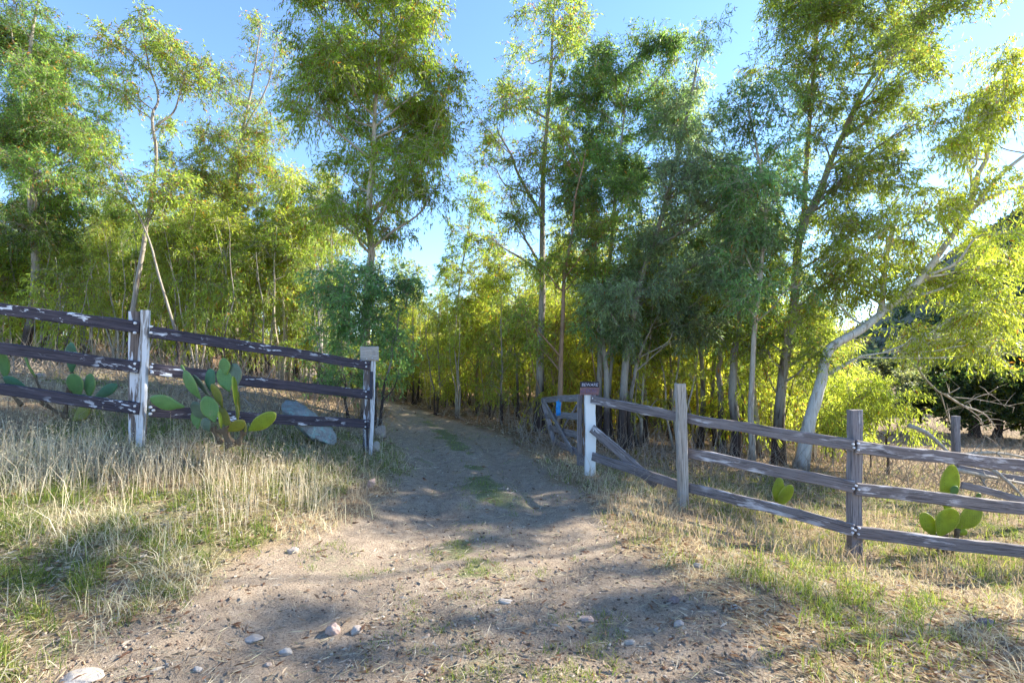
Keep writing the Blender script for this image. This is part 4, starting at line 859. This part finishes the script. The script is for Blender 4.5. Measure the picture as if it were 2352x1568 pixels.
for (x, y, zone, k, s, a) in spots:
    kind, sd, lc, bk = KINDS[k]
    px = x / y * F + CX; lim = np.interp(px, [-200, 0, 240, 420, 700, 880, 1000, 1130, 1290, 1500, 1640, 1900], [400, 430, 450, 400, 420, 520, 640, 620, 540, 440, 520, 620]) + 160 * (s - .8) / .35
    hp = {'slim': 8.3, 'bushy': 6.2, 'low': 3.8}[kind]; s = float(np.clip((CZ + (HY - lim) / F * y - H(x, y)) / hp, .42, 1.25))
    lab = label_for(x, y, zone, kind, s); grp = ZN[zone][1]
    if k not in used:
        d = proto(kind, sd); root = make_tree("eucalyptus_tree" if kind != 'low' else "eucalyptus_sapling", lab, "tree", d['trunks'], d['blobs'], lc, bk, {'slim': .07, 'bushy': .06, 'low': .03}[kind], .27, seed=200 + k, base=(0, 0, 0), group=grp, leaf=(.15, .028), per=14, spray=.5, droop=.7)
        used[k] = root
    else:
        src = used[k]; root = src.copy(); col.objects.link(root); root["label"] = lab; root["group"] = grp
        for ch in src.children:
            c2 = ch.copy(); col.objects.link(c2); c2.parent = root
    root.location = (x, y, H(x, y)); root.scale = (s, s, s * random.uniform(.92, 1.1)); root.rotation_euler = (random.uniform(-.05, .05), random.uniform(-.06, .06), a)

# ------------------------------------------------------------------ hill on the right
def hills():
    n = 260; az = np.radians(np.linspace(-62, 80, n)); d = np.linspace(55, 330, 90)
    AZ, D = np.meshgrid(az, d); X = D * np.sin(AZ); Y = D * np.cos(AZ)
    ridge = 7 + 40 * sstep(np.radians(31), np.radians(48), AZ) * (1 + .08 * np.sin(AZ * 9))
    Z = -3.5 + ridge * sstep(60, 230, D) * (.9 + .2 * fbm(X, Y, 60, 51, 4)) + (fbm(X, Y, 25, 52, 4) - .5) * 7 * sstep(60, 120, D) + D * .01
    m, t, out = new_mat("hillside_soil"); v = mapping(t, (1, 1, 1)); nn_ = noise(t, v, .12, 6, .65); n2 = noise(t, v, 1.4, 5, .7)
    c = ramp(t, nn_, [(.38, (.07, .065, .035)), (.62, (.20, .16, .10))]); c = mix(t, ramp(t, n2, [(.45, (0, 0, 0)), (.6, (1, 1, 1))]), c, (.07, .08, .035)); bsdf(t, out, c, .95)
    i = np.arange(len(d) - 1)[:, None] * n; j = np.arange(n - 1)[None]
    mb = MB(); mb.add(np.stack([X, Y, Z], -1).reshape(-1, 3), np.stack([i + j, i + j + 1, i + n + j + 1, i + n + j], -1).reshape(-1, 4)); tag(mb.build("hills", m), kind="structure")
    r = np.random.default_rng(9); k = 6500; a = np.radians(np.where(r.random(k) < .72, r.uniform(38, 60, k), r.uniform(-55, 38, k))); dd = r.uniform(62, 240, k)
    fi = (a - az[0]) / (az[1] - az[0]); fj = (dd - d[0]) / (d[1] - d[0]); zz = Z[np.clip(fj.astype(int), 0, 89), np.clip(fi.astype(int), 0, n - 1)]
    c = np.c_[dd * np.sin(a), dd * np.cos(a), zz + .4]; R0 = r.uniform(1.0, 3.0, k); keep = fbm(c[:, 0], c[:, 1], 22, 61, 3) > .30; c = c[keep]; R0 = R0[keep]; k = len(c)
    per = 46; q = nrm(r.normal(size=(k, per, 3))) * r.random((k, per, 1)) ** .35; q[..., 2] = np.abs(q[..., 2]) * .8
    pos = (c[:, None] + q * R0[:, None, None]).reshape(-1, 3); dirs = nrm(r.normal(size=pos.shape) + [0, 0, .3]); sz = np.repeat(R0, per) * r.uniform(.22, .45, k * per)
    pal = np.array([(.07, .11, .045), (.12, .15, .06), (.16, .18, .11), (.06, .09, .04), (.18, .15, .08)])[r.integers(0, 5, k)]
    mb = MB(); leaves(mb, pos, dirs, sz, sz * .8, np.repeat(pal, per, 0) * r.uniform(.7, 1.3, (k * per, 1)), r)
    m2 = leaf_mat("scrub_leaf", .2, (1.3, 1.3, .9), .7, .2)
    tag(mb.build("hillside_scrub", m2, smooth=False), "dense chaparral scrub covering the far hillside at the right", "scrub", kind="stuff")
hills()

# ------------------------------------------------------------------ fallen and dead branches
def deadbranch(label, Y, lines, r0=.035, name="fallen_branch", cat="branch"):
    p0 = P(lines[0][0][0], lines[0][0][1], Y); root_loc = np.array(p0); mb = MB()
    for k, ln in enumerate(lines):
        pts = [P(a, b_, Y + (0.12 * i - .1) * (1 if k % 2 else -1)) for i, (a, b_) in enumerate(ln)]; rr = r0 if k < 2 else r0 * .45
        tube(mb, spline(pts, 18), np.linspace(rr, rr * .3, 18), 7, lump=.06)
        n = 7; s = spline(pts, 24)[rng.integers(6, 24, n)]; d = nrm(rng.normal(size=(n, 3)) + [0, 0, -.1]) * rng.uniform(.15, .55, (n, 1)); tubes3(mb, s, s + d * .5 + [0, 0, .03], s + d, .008, .002)
    return tag(mb.build(name, M_deadwood, None, True, root_loc), label, cat)
deadbranch("long dead branch fallen against the broken old fence post", 8.3, [[(2086, 976), (2130, 995), (2175, 1035), (2215, 1075), (2260, 1100)], [(2180, 1052), (2230, 1042), (2290, 1040), (2360, 1052), (2430, 1075)], [(2290, 1040), (2320, 1070), (2330, 1090)], [(2240, 1042), (2260, 1065)]], .04)
deadbranch("dark dead limb slanting down at the right edge behind the rails", 6.9, [[(2255, 1062), (2290, 1085), (2330, 1120), (2375, 1170)], [(2180, 1075), (2260, 1092), (2350, 1110), (2420, 1120)], [(2250, 1095), (2275, 1130)]], .035)
deadbranch("pale bare branch hanging in front of the dark oak", 11.5, [[(2108, 815), (2112, 850), (2140, 885), (2170, 905), (2205, 890)], [(2170, 905), (2210, 930), (2260, 950), (2290, 985)], [(2190, 912), (2250, 918), (2330, 935)], [(2210, 930), (2250, 960), (2262, 1000)], [(2215, 925), (2270, 905), (2310, 935)], [(2160, 900), (2175, 950), (2195, 1000)]], .03, "bare_branch")
deadbranch("dead branch lying on the bank behind the large prickly pear", 7.4, [[(420, 868), (450, 888), (480, 905)], [(548, 888), (580, 885), (615, 878)], [(530, 880), (550, 905), (575, 930)]], .012)

# ------------------------------------------------------------------ grass, litter, pebbles
def cone_pts(n, y0, y1, r, marg=1.15, pw=1.0):
    # screen-like density: more points near the viewer, fewer far away
    u = r.random(n); y = (y0 ** -pw + u * (y1 ** -pw - y0 ** -pw)) ** (-1 / pw) if pw > 0 else y0 + u * (y1 - y0)
    return r.uniform(-1, 1, n) * (y * marg + .6), y

def blades(mb, x, y, h, wd, colr, r, lean=.35, curl=.5, z=None):
    n = len(x); z = hgt(x, y) - .01 if z is None else z; a = r.uniform(0, 6.283, n); b = r.uniform(0, 6.283, n)
    base = np.c_[x, y, z]; ld = np.c_[np.cos(a), np.sin(a), np.zeros(n)] * (np.abs(r.normal(lean, lean * .6, n)) * h)[:, None]; side = np.c_[np.cos(b), np.sin(b), np.zeros(n)] * wd[:, None] * .5
    up = np.c_[np.zeros(n), np.zeros(n), h]; m1 = base + ld * .3 + up * .5; tip = base + ld * (1 + curl) + up * (1 - .25 * np.minimum(curl * lean * 2, 1))[..., None] if False else base + ld * (1 + curl * .5) + up * .93
    v = np.stack([base - side, base + side, m1 - side * .75, m1 + side * .75, tip], 1); k = np.arange(n)[:, None] * 5
    mb.add(v.reshape(-1, 3), [k + [[0, 1, 3, 2]], k + [[2, 3, 4]]], np.repeat(colr, 5, 0)); return tip, nrm(tip - m1)

def dry_amount(x, y):
    t, u = track(x, y); off = 1 - t
    left = (x < -1.2) * sstep(3.0, 4.2, y - .15 * (x + 4)) * (1 - sstep(7.0, 9.5, y))
    return off, left
# dry grass
r = np.random.default_rng(301); mb = MB()
straw = np.array([(.70, .60, .42), (.78, .71, .54), (.58, .48, .33), (.66, .62, .38), (.48, .41, .30), (.74, .68, .46)])
x, y = cone_pts(330000, 2.3, 9.5, r, 1.12, .7); off, left = dry_amount(x, y)
cl = fbm(x, y, .55, 303, 3); pat = sstep(.40, .62, cl)
pr = off * (left * (.06 + .60 * pat) + (1 - left) * np.where(x < 0, .30 * pat, .26 * pat + .12 * sstep(5, 6.5, y)))
k = r.random(len(x)) < pr * np.where(left > .3, .5, .75); x, y = x[k], y[k]; off, left = dry_amount(x, y); pat = sstep(.36, .62, fbm(x, y, .55, 303, 3))
h = r.gamma(2.6, .385, len(x)) * (left * (.105 * np.where(y > 5.35, .62, 1)) + (1 - left) * np.where(x < 0, .075, np.where(y > 5.6, .085, .05))) * (.6 + .7 * pat)
h = np.minimum(h, .5)
for cx_, cy_ in ((-3.05, 5.3), (-3.0, 5.15), (3.4, 6.2), (4.95, 5.6), (4.8, 5.3), (-5.4, 6.0)): h = h * (1 - .75 * np.exp(-((x - cx_) ** 2 + (y - cy_) ** 2) / .16))
c = straw[r.integers(0, 6, len(x))] * r.uniform(.75, 1.15, (len(x), 1))
blades(mb, x, y, h, r.uniform(.0025, .0055, len(x)) * (.7 + y * .12), c, r, .7, .8)
# tall seed stalks along the crest of the left bank
n = 1900; x = r.uniform(-5.6, -1.3, n); y = 4.75 + r.normal(0, .38, n) + .25 * (x + 3.5) * 0; cl = fbm(x, y, .5, 305, 2); k = (cl > .42) & (track(x, y)[0] < .1); x, y = x[k], y[k]
h = r.uniform(.22, .5, len(x)); c = straw[r.integers(0, 3, len(x))] * r.uniform(.8, 1.1, (len(x), 1))
tip, d = blades(mb, x, y, h, np.full(len(x), .0045), c, r, .18, .4)
for q in range(5):
    p = tip - d * r.uniform(0, .09, (len(x), 1)) + r.normal(size=tip.shape) * .006; leaves(mb, p, nrm(r.normal(size=p.shape) * .6 + [0, 0, .6]), np.full(len(x), .015), np.full(len(x), .006), c * .8, r)
# weeds of thin grey stalks behind and under the fences
n = 26000; x, y = cone_pts(n, 4.6, 13, r, 1.08, .5); off, left = dry_amount(x, y); cl = fbm(x, y, .7, 311, 3); k = (off > .8) & (cl > .47) & (r.random(n) < .8); x, y = x[k], y[k]
blades(mb, x, y, r.uniform(.08, .30, len(x)), .004 + y * .0006, np.array([[.36, .30, .22]]) * r.uniform(.6, 1.5, (len(x), 1)), r, .45, .8)
tag(mb.build("dry_grass", M_straw, smooth=False), "pale dry grass on the banks and verges", "dry grass", kind="stuff")
# green grass
mb = MB(); r = np.random.default_rng(302)
x, y = cone_pts(300000, 2.3, 13, r, 1.12, .6); g = green_amount(x, y) * sstep(.38, .62, vn(x, y, .11, 97)); k = r.random(len(x)) < g * 1.2; x, y = x[k], y[k]
gc = np.array([(.14, .21, .045), (.20, .26, .055), (.12, .17, .045), (.30, .31, .09)])[r.integers(0, 4, len(x))] * r.uniform(.7, 1.25, (len(x), 1))
t_, _ = track(x, y); blades(mb, x, y, r.gamma(4, .25, len(x)) * np.where(x > 0, .085, .075) * (1 - .65 * t_), r.uniform(.003, .006, len(x)) * (.7 + y * .12), gc, r, .45, .6)
tag(mb.build("green_grass", M_grass, smooth=False), "short green grass in patches between the dry stalks", "green grass", kind="stuff")
# straw thatch, fallen leaves and bark lying on the verges and under the trees
mb = MB(); r = np.random.default_rng(303)
x, y = cone_pts(120000, 2.2, 26, r, 1.12, .55); t_, _ = track(x, y); k = r.random(len(x)) < np.where(t_ > .5, .20, .85) * (.4 + .6 * sstep(.35, .6, fbm(x, y, .6, 333, 3))); x, y = x[k], y[k]; n = len(x)
z = hgt(x, y) + r.uniform(.002, .03, n) * (1 + (y > 8) * 1.5); a = r.uniform(0, 6.28, n); st = r.random(n) < .55
d = nrm(np.c_[np.cos(a), np.sin(a), r.normal(0, .16, n)]); L = np.where(st, r.uniform(.05, .16, n), r.uniform(.03, .09, n)) * (.8 + y * .04); W = np.where(st, .0032, r.uniform(.008, .018, n)) * (.7 + y * .12)
lc = np.where(st[:, None], straw[r.integers(0, 6, n)] * .95, np.array([(.30, .20, .13), (.42, .33, .24), (.20, .11, .07), (.50, .44, .36), (.24, .20, .15)])[r.integers(0, 5, n)]) * r.uniform(.6, 1.15, (n, 1))
leaves(mb, np.c_[x, y, z], d, L, W, lc, r)
tag(mb.build("leaf_litter", M_straw, smooth=False), "fallen leaves and broken straw scattered over the ground", "leaf litter", kind="stuff")
# brush: fine dead twigs on the floor of the grove
mb = MB(); n = 9000; x, y = cone_pts(n, 8.5, 24, r, 1.05, .4); k = track(x, y)[0] < .05; x, y = x[k], y[k]; n = len(x); z = hgt(x, y)
A = np.c_[x, y, z]; d = nrm(r.normal(size=(n, 3)) + [0, 0, 1.0]) * r.uniform(.25, 1.0, (n, 1)); tubes3(mb, A, A + d * .5 + r.normal(size=(n, 3)) * .05, A + d, .006, .002, (.3, .24, .18))
tag(mb.build("underbrush", M_twig, smooth=False), "tangle of thin dead twigs on the floor of the grove", "underbrush", kind="stuff")
# pebbles and crumbs of earth
r = np.random.default_rng(304)
def pebbles(nm, lab, n, lo, hi, mat, cols, f):
    x, y = cone_pts(n, 2.2, 9, r, 1.0, 1.0); t_, u_ = track(x, y); k = f(x, y, t_); x, y = x[k], y[k]; n = len(x); v, fc = ICO1
    s = lo + (hi - lo) * r.random(n) ** 5; vv = v[None] * (1 + r.normal(size=(n, len(v), 1)) * .16) * (s[:, None] * r.uniform(.6, 1.2, (n, 3)) * [1, 1, .7])[:, None]
    vv = vv + np.c_[x, y, hgt(x, y) + s * .25][:, None]; mb = MB(); ff = (fc[None] + np.arange(n)[:, None, None] * len(v)).reshape(-1, 3)
    cc = np.array(cols)[r.integers(0, len(cols), n)] * r.uniform(.75, 1.2, (n, 1)); mb.add(vv.reshape(-1, 3), ff, np.repeat(cc, len(v), 0)); tag(mb.build(nm, mat, smooth=False), lab, nm, kind="stuff")
m, t, out = new_mat("pebble"); a = N(t, "ShaderNodeVertexColor", layer_name="Col"); bsdf(t, out, a.outputs[0], .9)
pebbles("pebbles", "small pebbles and crumbs of earth scattered over the dirt track", 30000, .002, .014, m, [(.40, .30, .22), (.46, .38, .30), (.16, .10, .07), (.11, .075, .055), (.30, .21, .15), (.33, .25, .19)], lambda x, y, t_: (r.random(len(x)) < np.where(t_ > .5, .9, .25)) & (fbm(x, y, .7, 91, 3) > .36))
